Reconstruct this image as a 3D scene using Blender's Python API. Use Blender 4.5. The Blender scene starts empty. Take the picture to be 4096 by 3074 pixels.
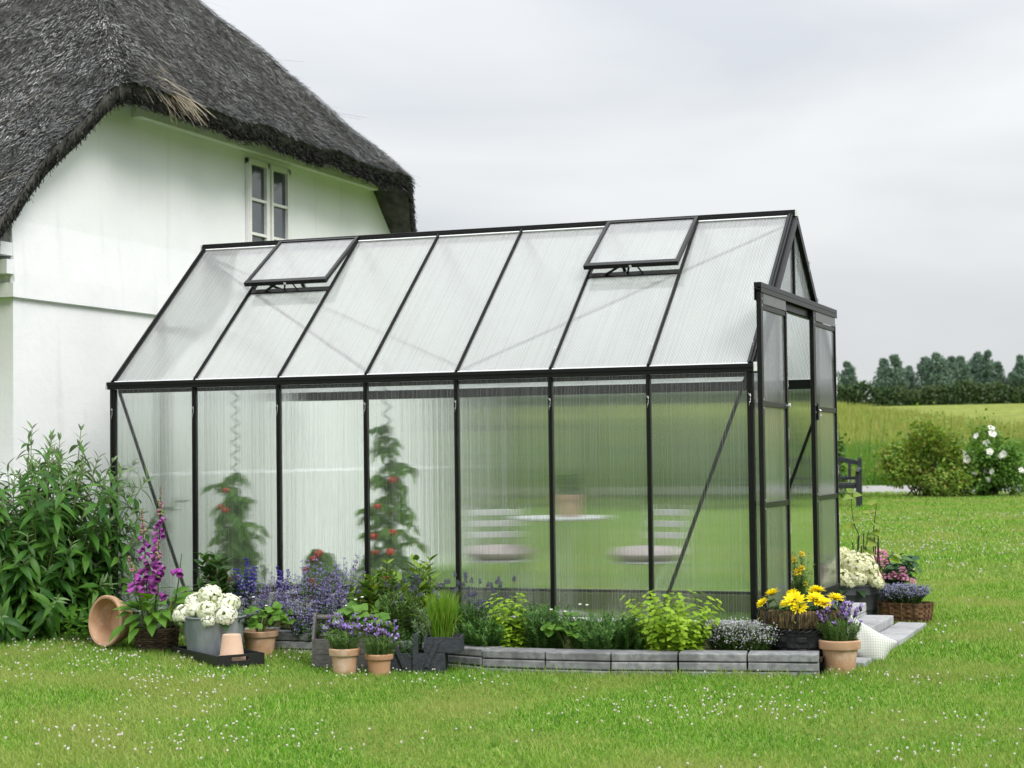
import bpy, math, random
import numpy as np
from mathutils import Vector, Matrix

sc = bpy.context.scene
COL = sc.collection
R = np.random.RandomState(11)
PI = math.pi

# ------------------------------------------------------------------ camera
cam = bpy.data.cameras.new("camera")
camo = bpy.data.objects.new("camera", cam)
COL.objects.link(camo)
cam.sensor_width = 36.0
cam.lens = 64.26
cam.clip_start, cam.clip_end = 0.1, 3000.0
_r, _u, _f = (0.93569, 0.35262, -0.01234), (0.02515, -0.03176, 0.99918), (-0.35194, 0.93523, 0.03859)
camo.matrix_world = Matrix(((_r[0], _u[0], -_f[0], 2.4606), (_r[1], _u[1], -_f[1], -10.5026),
                            (_r[2], _u[2], -_f[2], 0.9953), (0, 0, 0, 1)))
cam.dof.use_dof = True
cam.dof.focus_distance = 10.9
cam.dof.aperture_fstop = 5.0
sc.camera = camo

# ------------------------------------------------------------------ world, sun, exposure
SUN_EL, SUN_AZ = math.radians(43), math.radians(122)      # azimuth clockwise from +Y
world = bpy.data.worlds.new("World")
sc.world = world
world.use_nodes = True
wn, wl = world.node_tree.nodes, world.node_tree.links
wn.clear()
def W(t, **k):
    n = wn.new(t)
    for a, b in k.items(): setattr(n, a, b)
    return n
wo = W('ShaderNodeOutputWorld'); bg = W('ShaderNodeBackground'); bg.inputs[1].default_value = 0.1
sky = W('ShaderNodeTexSky', sky_type='NISHITA', sun_disc=False, sun_elevation=SUN_EL, sun_rotation=SUN_AZ)
tc = W('ShaderNodeTexCoord'); sep = W('ShaderNodeSeparateXYZ')
wl.new(tc.outputs['Generated'], sep.inputs[0])
mp = W('ShaderNodeMapping'); mp.inputs['Scale'].default_value = (1.6, 1.6, 5.5); mp.inputs['Location'].default_value = (3.1, 1.7, 0.4)
wl.new(tc.outputs['Generated'], mp.inputs[0])
nz = W('ShaderNodeTexNoise'); nz.inputs['Scale'].default_value = 1.7; nz.inputs['Detail'].default_value = 4.5
nz.inputs['Roughness'].default_value = 0.46; nz.inputs['Distortion'].default_value = 0.35
wl.new(mp.outputs[0], nz.inputs['Vector'])
rmp = W('ShaderNodeValToRGB')
e = rmp.color_ramp.elements
e[0].position = 0.36; e[0].color = (3.75, 3.88, 4.08, 1)
e[1].position = 0.62; e[1].color = (4.95, 5.0, 5.0, 1)
wl.new(nz.outputs['Fac'], rmp.inputs[0])
# overcast luminance rises toward the zenith
mx = W('ShaderNodeMath', operation='MAXIMUM'); mx.inputs[1].default_value = 0.0
wl.new(sep.outputs['Z'], mx.inputs[0])
gr = W('ShaderNodeMath', operation='MULTIPLY_ADD'); gr.inputs[1].default_value = 3.0; gr.inputs[2].default_value = 1.08
pw = W('ShaderNodeMath', operation='POWER'); pw.inputs[1].default_value = 1.6
wl.new(mx.outputs[0], pw.inputs[0]); wl.new(pw.outputs[0], gr.inputs[0])
vm = W('ShaderNodeVectorMath', operation='SCALE')
wl.new(rmp.outputs[0], vm.inputs[0]); wl.new(gr.outputs[0], vm.inputs['Scale'])
mix = W('ShaderNodeMix', data_type='RGBA'); mix.inputs[0].default_value = 0.92
wl.new(sky.outputs[0], mix.inputs[6]); wl.new(vm.outputs[0], mix.inputs[7])
wl.new(mix.outputs[2], bg.inputs[0]); wl.new(bg.outputs[0], wo.inputs[0])

sun = bpy.data.lights.new("sun", 'SUN')
sun.energy = 1.5; sun.angle = math.radians(24); sun.color = (1.0, 0.965, 0.91)
suno = bpy.data.objects.new("sun", sun); COL.objects.link(suno)
sd = Vector((math.sin(SUN_AZ) * math.cos(SUN_EL), math.cos(SUN_AZ) * math.cos(SUN_EL), math.sin(SUN_EL)))
suno.rotation_euler = sd.to_track_quat('Z', 'Y').to_euler()

vs = sc.view_settings
vs.view_transform = 'Standard'; vs.look = 'None'; vs.gamma = 1.0; vs.exposure = 0.6
vs.use_curve_mapping = False
cy = sc.cycles
cy.max_bounces = 12; cy.diffuse_bounces = 3; cy.glossy_bounces = 3; cy.transmission_bounces = 10
cy.transparent_max_bounces = 12; cy.caustics_reflective = False; cy.caustics_refractive = True
cy.use_denoising = True
cy.sample_clamp_indirect = 6.0

# ------------------------------------------------------------------ materials
MATS = {}
def nodes_of(name):
    m = bpy.data.materials.new(name); m.use_nodes = True
    nt = m.node_tree; nt.nodes.clear()
    out = nt.nodes.new('ShaderNodeOutputMaterial')
    MATS[name] = m
    def N(t, **k):
        n = nt.nodes.new(t)
        for a, b in k.items(): setattr(n, a, b)
        return n
    return m, N, nt.links.new, out

def rgba(c): return (c[0], c[1], c[2], 1)

def pm(name, c1, c2=None, scale=8.0, rough=0.7, spec=0.3, bump=0.0, bscale=60.0, metal=0.0, detail=5.0,
       stretch=(1, 1, 1), c3=None, s3=1.5, island=0.0, lo=0.35, hi=0.68, coord='Object', c4=None, s4=9.0, f4=0.6):
    """noise-mottled principled surface: c1/c2 fine mottling, c3 large stains, island = per-piece brightness shift"""
    m, N, ln, out = nodes_of(name)
    b = N('ShaderNodeBsdfPrincipled')
    b.inputs['Roughness'].default_value = rough; b.inputs['Specular IOR Level'].default_value = spec
    b.inputs['Metallic'].default_value = metal
    t = N('ShaderNodeTexCoord'); mpn = N('ShaderNodeMapping'); mpn.inputs['Scale'].default_value = stretch
    if coord == 'World': ln(N('ShaderNodeNewGeometry').outputs['Position'], mpn.inputs[0])
    else: ln(t.outputs[coord], mpn.inputs[0])
    col = None
    if c2 is None: c2 = tuple(x * 0.8 for x in c1)
    n1 = N('ShaderNodeTexNoise'); n1.inputs['Scale'].default_value = scale; n1.inputs['Detail'].default_value = detail
    ln(mpn.outputs[0], n1.inputs['Vector'])
    r1 = N('ShaderNodeValToRGB'); r1.color_ramp.elements[0].position = lo; r1.color_ramp.elements[1].position = hi
    r1.color_ramp.elements[0].color = rgba(c1); r1.color_ramp.elements[1].color = rgba(c2)
    ln(n1.outputs['Fac'], r1.inputs[0]); col = r1.outputs[0]
    if c3 is not None:
        n3 = N('ShaderNodeTexNoise'); n3.inputs['Scale'].default_value = s3; n3.inputs['Detail'].default_value = 3
        ln(mpn.outputs[0], n3.inputs['Vector'])
        r3 = N('ShaderNodeMapRange'); r3.inputs[1].default_value = 0.5; r3.inputs[2].default_value = 0.72
        ln(n3.outputs['Fac'], r3.inputs[0])
        mx3 = N('ShaderNodeMix', data_type='RGBA'); mx3.inputs[7].default_value = rgba(c3)
        ln(r3.outputs[0], mx3.inputs[0]); ln(col, mx3.inputs[6]); col = mx3.outputs[2]
    if c4 is not None:
        n4 = N('ShaderNodeTexNoise'); n4.inputs['Scale'].default_value = s4; n4.inputs['Detail'].default_value = 7; n4.inputs['Roughness'].default_value = 0.65
        mo = N('ShaderNodeMapping'); mo.inputs['Location'].default_value = (5.2, 1.3, 7.7); ln(mpn.outputs[0], mo.inputs[0]); ln(mo.outputs[0], n4.inputs['Vector'])
        r4 = N('ShaderNodeMapRange'); r4.inputs[1].default_value = 0.54; r4.inputs[2].default_value = 0.68; r4.inputs[4].default_value = f4
        ln(n4.outputs['Fac'], r4.inputs[0])
        mx4 = N('ShaderNodeMix', data_type='RGBA'); mx4.inputs[7].default_value = rgba(c4)
        ln(r4.outputs[0], mx4.inputs[0]); ln(col, mx4.inputs[6]); col = mx4.outputs[2]
    if island:
        col = island_shift(N, ln, col, island)
    ln(col, b.inputs['Base Color'])
    if bump:
        n2 = N('ShaderNodeTexNoise'); n2.inputs['Scale'].default_value = bscale; n2.inputs['Detail'].default_value = 6
        ln(mpn.outputs[0], n2.inputs['Vector'])
        bp = N('ShaderNodeBump'); bp.inputs['Strength'].default_value = bump; bp.inputs['Distance'].default_value = 0.01
        ln(n2.outputs['Fac'], bp.inputs['Height']); ln(bp.outputs[0], b.inputs['Normal'])
    ln(b.outputs[0], out.inputs[0])
    return m

def rnd_fac(N, ln):
    g = N('ShaderNodeNewGeometry'); o = N('ShaderNodeObjectInfo')
    a = N('ShaderNodeMath', operation='ADD'); ln(g.outputs['Random Per Island'], a.inputs[0]); ln(o.outputs['Random'], a.inputs[1])
    fr = N('ShaderNodeMath', operation='FRACT'); ln(a.outputs[0], fr.inputs[0])
    return fr.outputs[0]

def island_shift(N, ln, col, amt):
    f = rnd_fac(N, ln)
    mr = N('ShaderNodeMapRange'); mr.inputs[3].default_value = 1 - amt; mr.inputs[4].default_value = 1 + amt
    ln(f, mr.inputs[0])
    v = N('ShaderNodeVectorMath', operation='SCALE'); ln(col, v.inputs[0]); ln(mr.outputs[0], v.inputs['Scale'])
    return v.outputs[0]

def leafm(name, stops, rough=0.5, transl=0.3, patch=0.0, pscale=1.2, pcol=None, under=None, spec=0.25):
    """foliage: stops = colours spread over the leaves at random; patch = large drifts of another colour; under = leaf underside"""
    m, N, ln, out = nodes_of(name)
    f = rnd_fac(N, ln)
    r = N('ShaderNodeValToRGB'); el = r.color_ramp.elements
    n = len(stops)
    el[0].position = 0; el[0].color = rgba(stops[0]); el[1].position = 1; el[1].color = rgba(stops[-1])
    for i in range(1, n - 1):
        q = el.new(i / (n - 1)); q.color = rgba(stops[i])
    ln(f, r.inputs[0]); col = r.outputs[0]
    g = N('ShaderNodeNewGeometry')
    if patch:
        nn = N('ShaderNodeTexNoise'); nn.inputs['Scale'].default_value = pscale; nn.inputs['Detail'].default_value = 4
        ln(g.outputs['Position'], nn.inputs['Vector'])
        mr = N('ShaderNodeMapRange'); mr.inputs[1].default_value = 0.42; mr.inputs[2].default_value = 0.66; mr.inputs[4].default_value = patch
        ln(nn.outputs['Fac'], mr.inputs[0])
        mxx = N('ShaderNodeMix', data_type='RGBA'); mxx.inputs[7].default_value = rgba(pcol)
        ln(mr.outputs[0], mxx.inputs[0]); ln(col, mxx.inputs[6]); col = mxx.outputs[2]
    if under:
        mu = N('ShaderNodeMix', data_type='RGBA'); mu.inputs[7].default_value = rgba(under)
        ln(g.outputs['Backfacing'], mu.inputs[0]); ln(col, mu.inputs[6]); col = mu.outputs[2]
    b = N('ShaderNodeBsdfPrincipled'); b.inputs['Roughness'].default_value = rough; b.inputs['Specular IOR Level'].default_value = spec
    ln(col, b.inputs['Base Color'])
    if transl:
        tr = N('ShaderNodeBsdfTranslucent')
        hs = N('ShaderNodeHueSaturation'); hs.inputs['Hue'].default_value = 0.485; hs.inputs['Value'].default_value = 1.5
        hs.inputs['Saturation'].default_value = 1.1
        ln(col, hs.inputs['Color']); ln(hs.outputs[0], tr.inputs[0])
        ms = N('ShaderNodeMixShader'); ms.inputs[0].default_value = transl
        ln(b.outputs[0], ms.inputs[1]); ln(tr.outputs[0], ms.inputs[2]); ln(ms.outputs[0], out.inputs[0])
    else:
        ln(b.outputs[0], out.inputs[0])
    return m

def polycarb(name, axis, haze=0.10, amp=0.42, rough=0.06, tint=(0.975, 0.987, 0.980), pitch=0.0096, ribw=0.16, ior=1.5, ribf=0.35):
    """twin-wall sheet: flutes running down the sheet bend light sideways (across `axis`), thin ribs between them scatter it"""
    m, N, ln, out = nodes_of(name)
    g = N('ShaderNodeNewGeometry'); s = N('ShaderNodeSeparateXYZ'); ln(g.outputs['Position'], s.inputs[0])
    comp = s.outputs[axis]
    def M(op, a, b=None, c=None):
        n = N('ShaderNodeMath', operation=op)
        for i, v in enumerate((a, b, c)):
            if v is None: continue
            if isinstance(v, (int, float)): n.inputs[i].default_value = v
            else: ln(v, n.inputs[i])
        return n.outputs[0]
    cell = M('FLOOR', M('DIVIDE', comp, pitch / 97.0))
    w1 = N('ShaderNodeTexWhiteNoise', noise_dimensions='1D'); ln(cell, w1.inputs['W'])
    w2 = N('ShaderNodeTexWhiteNoise', noise_dimensions='1D'); ln(M('ADD', cell, 731.5), w2.inputs['W'])
    w3 = N('ShaderNodeTexWhiteNoise', noise_dimensions='1D'); ln(M('FLOOR', M('DIVIDE', comp, pitch)), w3.inputs['W'])
    tilt = M('MULTIPLY', M('ADD', M('SUBTRACT', M('ADD', w1.outputs[0], w2.outputs[0]), 1.0), M('MULTIPLY', M('SUBTRACT', w3.outputs[0], 0.5), 0.25)), amp)
    tilt = M('MULTIPLY', tilt, M('SUBTRACT', 1.0, g.outputs['Backfacing']))
    cx = N('ShaderNodeCombineXYZ'); ln(tilt, cx.inputs[axis])
    ad = N('ShaderNodeVectorMath', operation='ADD'); ln(g.outputs['Normal'], ad.inputs[0]); ln(cx.outputs[0], ad.inputs[1])
    nr = N('ShaderNodeVectorMath', operation='NORMALIZE'); ln(ad.outputs[0], nr.inputs[0])
    rf = N('ShaderNodeBsdfRefraction'); rf.inputs['Color'].default_value = rgba(tint); rf.inputs['IOR'].default_value = 1.3
    rf.inputs['Roughness'].default_value = 0.0
    ln(nr.outputs[0], rf.inputs['Normal'])
    df = N('ShaderNodeBsdfDiffuse'); df.inputs[0].default_value = (0.90, 0.915, 0.93, 1)
    tr = N('ShaderNodeBsdfTranslucent'); tr.inputs[0].default_value = (0.86, 0.89, 0.88, 1)
    hz = N('ShaderNodeMixShader'); hz.inputs[0].default_value = 0.60; ln(df.outputs[0], hz.inputs[1]); ln(tr.outputs[0], hz.inputs[2])
    rib = M('LESS_THAN', M('FRACT', M('DIVIDE', comp, pitch)), ribw)
    rib = M('MULTIPLY', rib, M('MULTIPLY_ADD', w3.outputs[0], 1.0, 0.45))
    fac = M('MULTIPLY', M('ADD', M('MULTIPLY', rib, ribf), haze), M('SUBTRACT', 1.0, g.outputs['Backfacing']))
    m1 = N('ShaderNodeMixShader'); ln(fac, m1.inputs[0]); ln(rf.outputs[0], m1.inputs[1]); ln(hz.outputs[0], m1.inputs[2])
    fr = N('ShaderNodeFresnel'); fr.inputs['IOR'].default_value = ior
    gl = N('ShaderNodeBsdfGlossy'); gl.inputs['Roughness'].default_value = rough
    ff = M('MULTIPLY', fr.outputs[0], M('SUBTRACT', 1.0, g.outputs['Backfacing']))
    m2 = N('ShaderNodeMixShader'); ln(ff, m2.inputs[0]); ln(m1.outputs[0], m2.inputs[1]); ln(gl.outputs[0], m2.inputs[2])
    ln(m2.outputs[0], out.inputs[0])
    return m

# metal, glass, masonry
pm('black_aluminium', (0.0035, 0.0035, 0.004), (0.006, 0.006, 0.0065), scale=30, rough=0.36, spec=0.28)
pm('bare_aluminium', (0.62, 0.63, 0.64), (0.5, 0.51, 0.52), scale=40, rough=0.35, metal=0.6)
pm('white_strip', (0.78, 0.79, 0.80), (0.70, 0.71, 0.72), scale=20, rough=0.5)
polycarb('sheet_wall', 0, haze=0.045, amp=0.32, ribw=0.2, ribf=0.24)
polycarb('sheet_gable', 1, haze=0.17, amp=0.30, rough=0.09, ior=1.85)
polycarb('sheet_roof', 0, haze=0.52, amp=0.34, rough=0.05, ribw=0.35, ribf=0.5)
def limewash():
    m, N, ln, out = nodes_of('limewash')
    g = N('ShaderNodeNewGeometry'); s = N('ShaderNodeSeparateXYZ'); ln(g.outputs['Position'], s.inputs[0])
    ad = N('ShaderNodeMath', operation='ADD'); ln(s.outputs['X'], ad.inputs[0]); ln(s.outputs['Y'], ad.inputs[1])
    cb = N('ShaderNodeCombineXYZ'); ln(ad.outputs[0], cb.inputs[0]); ln(s.outputs['Z'], cb.inputs[1])
    n0 = N('ShaderNodeTexNoise'); n0.inputs['Scale'].default_value = 1.4; n0.inputs['Detail'].default_value = 6; ln(g.outputs['Position'], n0.inputs['Vector'])
    wv = N('ShaderNodeVectorMath', operation='MULTIPLY_ADD'); wv.inputs[1].default_value = (0.05, 0.05, 0.05); ln(n0.outputs['Color'], wv.inputs[0]); ln(cb.outputs[0], wv.inputs[2])
    br = N('ShaderNodeTexBrick'); br.inputs['Scale'].default_value = 1.0; br.inputs['Brick Width'].default_value = 0.24; br.inputs['Row Height'].default_value = 0.075
    br.inputs['Mortar Size'].default_value = 0.012; br.inputs['Mortar Smooth'].default_value = 1.0; ln(wv.outputs[0], br.inputs['Vector'])
    r = N('ShaderNodeValToRGB'); r.color_ramp.elements[0].position = 0.3; r.color_ramp.elements[1].position = 0.7
    r.color_ramp.elements[0].color = rgba((0.81, 0.82, 0.845)); r.color_ramp.elements[1].color = rgba((0.885, 0.89, 0.915)); ln(n0.outputs['Fac'], r.inputs[0])
    # faint drip streaks
    ms = N('ShaderNodeMapping'); ms.inputs['Scale'].default_value = (6, 6, 0.5); ln(g.outputs['Position'], ms.inputs[0])
    n1 = N('ShaderNodeTexNoise'); n1.inputs['Scale'].default_value = 1.2; n1.inputs['Detail'].default_value = 5; ln(ms.outputs[0], n1.inputs['Vector'])
    mr = N('ShaderNodeMapRange'); mr.inputs[1].default_value = 0.60; mr.inputs[2].default_value = 0.80; mr.inputs[4].default_value = 0.35; ln(n1.outputs['Fac'], mr.inputs[0])
    mx_ = N('ShaderNodeMix', data_type='RGBA'); mx_.inputs[7].default_value = rgba((0.62, 0.63, 0.61)); ln(mr.outputs[0], mx_.inputs[0]); ln(r.outputs[0], mx_.inputs[6])
    b = N('ShaderNodeBsdfPrincipled'); b.inputs['Roughness'].default_value = 0.9; b.inputs['Specular IOR Level'].default_value = 0.1; ln(mx_.outputs[2], b.inputs['Base Color'])
    n2 = N('ShaderNodeTexNoise'); n2.inputs['Scale'].default_value = 7; n2.inputs['Detail'].default_value = 8; n2.inputs['Roughness'].default_value = 0.65; ln(g.outputs['Position'], n2.inputs['Vector'])
    sm = N('ShaderNodeMath', operation='MULTIPLY_ADD'); sm.inputs[1].default_value = -0.025; ln(br.outputs['Fac'], sm.inputs[0]); ln(n2.outputs['Fac'], sm.inputs[2])
    bp = N('ShaderNodeBump'); bp.inputs['Strength'].default_value = 0.3; bp.inputs['Distance'].default_value = 0.02; ln(sm.outputs[0], bp.inputs['Height']); ln(bp.outputs[0], b.inputs['Normal'])
    ln(b.outputs[0], out.inputs[0])
limewash()
pm('white_paint', (0.80, 0.80, 0.79), (0.74, 0.74, 0.72), scale=14, rough=0.5)
pm('thatch_body', (0.045, 0.044, 0.040), (0.10, 0.098, 0.09), scale=9, rough=1.0, spec=0.05, bump=0.8, bscale=40)
leafm('thatch_straw', [(0.012, 0.012, 0.012), (0.03, 0.03, 0.03), (0.07, 0.072, 0.073), (0.15, 0.153, 0.156), (0.31, 0.315, 0.32), (0.62, 0.63, 0.63)],
      rough=0.9, transl=0.0, patch=0.6, pscale=2.2, pcol=(0.04, 0.043, 0.036), spec=0.1)
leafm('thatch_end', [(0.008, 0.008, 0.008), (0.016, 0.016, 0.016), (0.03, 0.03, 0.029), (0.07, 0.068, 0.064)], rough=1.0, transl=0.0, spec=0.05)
leafm('dry_straw', [(0.16, 0.13, 0.085), (0.34, 0.29, 0.2), (0.42, 0.37, 0.28), (0.2, 0.19, 0.17)], rough=0.8, transl=0.1)
pm('window_glass', (0.05, 0.062, 0.075), (0.085, 0.10, 0.115), scale=3, rough=0.06, spec=0.9)
pm('concrete', (0.165, 0.17, 0.175), (0.285, 0.29, 0.295), scale=26, rough=0.9, spec=0.15, bump=0.35, bscale=160, c3=(0.135, 0.138, 0.142), s3=3.5, island=0.16, coord='World', c4=(0.36, 0.365, 0.37), s4=11, f4=0.5)
pm('concrete_light', (0.34, 0.345, 0.35), (0.42, 0.425, 0.43), scale=22, rough=0.9, spec=0.15, bump=0.3, bscale=160, c3=(0.27, 0.275, 0.28), s3=3.0, island=0.10, coord='World', c4=(0.20, 0.205, 0.19), s4=6, f4=0.5)
pm('soil', (0.022, 0.016, 0.011), (0.05, 0.038, 0.026), scale=30, rough=1, spec=0.05, bump=1.0, bscale=70)
pm('terracotta', (0.43, 0.25, 0.145), (0.57, 0.38, 0.255), scale=9, rough=0.85, spec=0.15, bump=0.15, bscale=80, c3=(0.40, 0.21, 0.115), s3=4.5, island=0.06, coord='World', c4=(0.66, 0.53, 0.42), s4=8, f4=0.55)
pm('terracotta_pale', (0.56, 0.38, 0.27), (0.64, 0.46, 0.35), scale=6, rough=0.88, spec=0.12, bump=0.12, bscale=80, c3=(0.47, 0.28, 0.18), s3=3.2)
pm('zinc', (0.17, 0.20, 0.225), (0.27, 0.30, 0.32), scale=20, rough=0.5, spec=0.4, metal=0.3, bump=0.06, bscale=30, c3=(0.40, 0.42, 0.43), s3=7, stretch=(1, 1, 0.25))
pm('dark_zinc', (0.045, 0.050, 0.055), (0.075, 0.08, 0.085), scale=14, rough=0.55, spec=0.3, metal=0.2)
pm('black_wood', (0.010, 0.010, 0.011), (0.020, 0.020, 0.021), scale=16, rough=0.42, spec=0.4, stretch=(1, 8, 8), bump=0.1, bscale=30)
pm('slate_wood', (0.030, 0.034, 0.041), (0.060, 0.066, 0.075), scale=14, rough=0.7, spec=0.2, stretch=(1, 9, 9), bump=0.25, bscale=30)
pm('grey_wood', (0.085, 0.083, 0.076), (0.135, 0.13, 0.12), scale=12, rough=0.75, spec=0.2, stretch=(0.7, 8, 8), bump=0.25, bscale=26)
pm('black_cane', (0.011, 0.011, 0.012), (0.026, 0.026, 0.028), scale=18, rough=0.5, spec=0.35, bump=0.3, bscale=60, island=0.25)
pm('sea_rope', (0.19, 0.13, 0.05), (0.018, 0.015, 0.010), scale=80, rough=0.9, stretch=(1, 1, 0.25), lo=0.3, hi=0.6, bump=0.5, bscale=120, island=0.35)
pm('brown_wicker', (0.10, 0.052, 0.026), (0.19, 0.105, 0.055), scale=24, rough=0.65, spec=0.25, island=0.35, bump=0.2, bscale=70)
pm('dark_wicker', (0.040, 0.026, 0.018), (0.10, 0.068, 0.045), scale=24, rough=0.7, spec=0.2, island=0.35, bump=0.2, bscale=70)
pm('white_enamel', (0.82, 0.82, 0.82), (0.77, 0.77, 0.77), scale=10, rough=0.35)
pm('pink_fabric', (0.62, 0.52, 0.53), (0.70, 0.61, 0.61), scale=40, rough=0.95, spec=0.05)
pm('bench_paint', (0.014, 0.016, 0.022), (0.028, 0.031, 0.04), scale=10, rough=0.45, spec=0.4)
pm('gravel', (0.27, 0.265, 0.26), (0.36, 0.355, 0.35), scale=40, rough=1, spec=0.05, c3=(0.28, 0.275, 0.26), s3=0.6)
pm('bark', (0.05, 0.04, 0.03), (0.09, 0.075, 0.055), scale=20, rough=0.95)
pm('lawn_ground', (0.065, 0.13, 0.018), (0.105, 0.175, 0.03), scale=1.2, rough=1, spec=0.05, c3=(0.16, 0.17, 0.05), s3=0.5)
pm('floor_boards', (0.12, 0.105, 0.07), (0.17, 0.15, 0.10), scale=6, rough=0.9, stretch=(1, 6, 1), c3=(0.05, 0.065, 0.03), s3=1.0)
pm('mossy_footing', (0.10, 0.13, 0.05), (0.15, 0.175, 0.07), scale=9, rough=0.95)
pm('styro', (0.70, 0.71, 0.72), (0.62, 0.63, 0.64), scale=12, rough=0.8)

def field_mat():
    m, N, ln, out = nodes_of('field_crop')
    g = N('ShaderNodeNewGeometry'); s = N('ShaderNodeSeparateXYZ'); ln(g.outputs['Position'], s.inputs[0])
    mr = N('ShaderNodeMapRange'); mr.inputs[1].default_value = 48; mr.inputs[2].default_value = 95
    nn = N('ShaderNodeTexNoise'); nn.inputs['Scale'].default_value = 0.12; nn.inputs['Detail'].default_value = 5; ln(g.outputs['Position'], nn.inputs['Vector'])
    a = N('ShaderNodeMath', operation='MULTIPLY_ADD'); a.inputs[1].default_value = 26; ln(nn.outputs['Fac'], a.inputs[0]); ln(s.outputs['Y'], a.inputs[2])
    ln(a.outputs[0], mr.inputs[0])
    r = N('ShaderNodeValToRGB'); r.color_ramp.elements[0].color = rgba((0.075, 0.16, 0.025)); r.color_ramp.elements[1].color = rgba((0.20, 0.235, 0.055))
    ln(mr.outputs[0], r.inputs[0])
    b = N('ShaderNodeBsdfPrincipled'); b.inputs['Roughness'].default_value = 1; b.inputs['Specular IOR Level'].default_value = 0.05
    nf_ = N('ShaderNodeTexNoise'); nf_.inputs['Scale'].default_value = 1.6; nf_.inputs['Detail'].default_value = 8; nf_.inputs['Roughness'].default_value = 0.7
    mf_ = N('ShaderNodeMapping'); mf_.inputs['Scale'].default_value = (1, 0.25, 1); ln(g.outputs['Position'], mf_.inputs[0]); ln(mf_.outputs[0], nf_.inputs['Vector'])
    rf_ = N('ShaderNodeMapRange'); rf_.inputs[1].default_value = 0.3; rf_.inputs[2].default_value = 0.7; rf_.inputs[3].default_value = 0.62; rf_.inputs[4].default_value = 1.3; ln(nf_.outputs['Fac'], rf_.inputs[0])
    vf_ = N('ShaderNodeVectorMath', operation='SCALE'); ln(r.outputs[0], vf_.inputs[0]); ln(rf_.outputs[0], vf_.inputs['Scale'])
    ln(vf_.outputs[0], b.inputs['Base Color']); ln(b.outputs[0], out.inputs[0])
field_mat()

# foliage
leafm('grass_blade', [(0.055, 0.155, 0.014), (0.11, 0.27, 0.026), (0.175, 0.37, 0.042), (0.255, 0.45, 0.068), (0.46, 0.50, 0.20)], rough=0.6, transl=0.32, patch=0.68, pscale=1.15, pcol=(0.35, 0.37, 0.12))
leafm('clover_leaf', [(0.05, 0.14, 0.012), (0.085, 0.20, 0.018), (0.13, 0.26, 0.026)], transl=0.2, spec=0.1)
leafm('clover_blossom', [(0.62, 0.52, 0.50), (0.78, 0.74, 0.70), (0.82, 0.80, 0.78)], rough=0.8, transl=0.2)
leafm('tall_grass', [(0.07, 0.17, 0.022), (0.10, 0.22, 0.03), (0.13, 0.26, 0.035), (0.15, 0.22, 0.06)], transl=0.3)
leafm('barley', [(0.21, 0.27, 0.055), (0.27, 0.29, 0.075), (0.18, 0.27, 0.045), (0.31, 0.30, 0.10)], transl=0.25)
leafm('hedge_leaf', [(0.022, 0.055, 0.016), (0.038, 0.08, 0.022), (0.06, 0.11, 0.03)], transl=0.15, patch=0.6, pscale=0.35, pcol=(0.075, 0.095, 0.032))
leafm('poplar_leaf_hazed', [(0.085, 0.145, 0.105), (0.13, 0.20, 0.145), (0.185, 0.26, 0.195)], transl=0.2)  # distance haze mixed into the leaf colours: paler and bluer greens
leafm('shrub_leaf', [(0.035, 0.095, 0.016), (0.065, 0.15, 0.024), (0.105, 0.21, 0.034)], transl=0.25)
leafm('rose_leaf', [(0.06, 0.145, 0.024), (0.105, 0.22, 0.034), (0.16, 0.29, 0.05)], transl=0.25)
leafm('shrub_yellow', [(0.09, 0.19, 0.024), (0.155, 0.27, 0.034), (0.23, 0.32, 0.05), (0.25, 0.24, 0.06)], transl=0.3)
leafm('buddleia_leaf', [(0.022, 0.085, 0.012), (0.042, 0.13, 0.017), (0.065, 0.18, 0.022), (0.105, 0.235, 0.035)], transl=0.25, under=(0.10, 0.19, 0.06), rough=0.42)
leafm('buddleia_tip', [(0.10, 0.20, 0.06), (0.15, 0.25, 0.09), (0.20, 0.29, 0.14)], transl=0.25, under=(0.24, 0.30, 0.19))
leafm('fox_leaf', [(0.06, 0.16, 0.018), (0.095, 0.22, 0.024), (0.135, 0.28, 0.035)], transl=0.3)
leafm('fox_bell', [(0.28, 0.035, 0.29), (0.36, 0.06, 0.36), (0.47, 0.16, 0.44)], transl=0.22, rough=0.6, under=(0.46, 0.2, 0.42))
leafm('fox_bud', [(0.45, 0.14, 0.32), (0.40, 0.30, 0.22), (0.24, 0.30, 0.10)], transl=0.2)
leafm('hydrangea_white', [(0.78, 0.80, 0.60), (0.86, 0.86, 0.76), (0.89, 0.89, 0.85), (0.88, 0.88, 0.82)], transl=0.25, rough=0.7, under=(0.6, 0.66, 0.35))
leafm('hydrangea_cream', [(0.66, 0.68, 0.36), (0.78, 0.77, 0.52), (0.83, 0.81, 0.62), (0.85, 0.83, 0.68)], transl=0.25, rough=0.7, under=(0.55, 0.6, 0.28))
leafm('hydrangea_leaf', [(0.020, 0.055, 0.018), (0.032, 0.078, 0.022), (0.045, 0.10, 0.028)], transl=0.2)
leafm('strawberry_leaf', [(0.075, 0.19, 0.022), (0.11, 0.235, 0.030), (0.14, 0.27, 0.045)], transl=0.3)
leafm('pale_stem', [(0.16, 0.24, 0.06), (0.22, 0.29, 0.09)], transl=0.1)
leafm('green_stem', [(0.05, 0.11, 0.025), (0.08, 0.15, 0.035)], transl=0.1)
leafm('dark_stem', [(0.03, 0.026, 0.022), (0.055, 0.04, 0.035)], transl=0.0)
leafm('bay_leaf', [(0.07, 0.16, 0.022), (0.11, 0.22, 0.03), (0.17, 0.29, 0.035), (0.24, 0.34, 0.05)], transl=0.25, rough=0.38)
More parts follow.
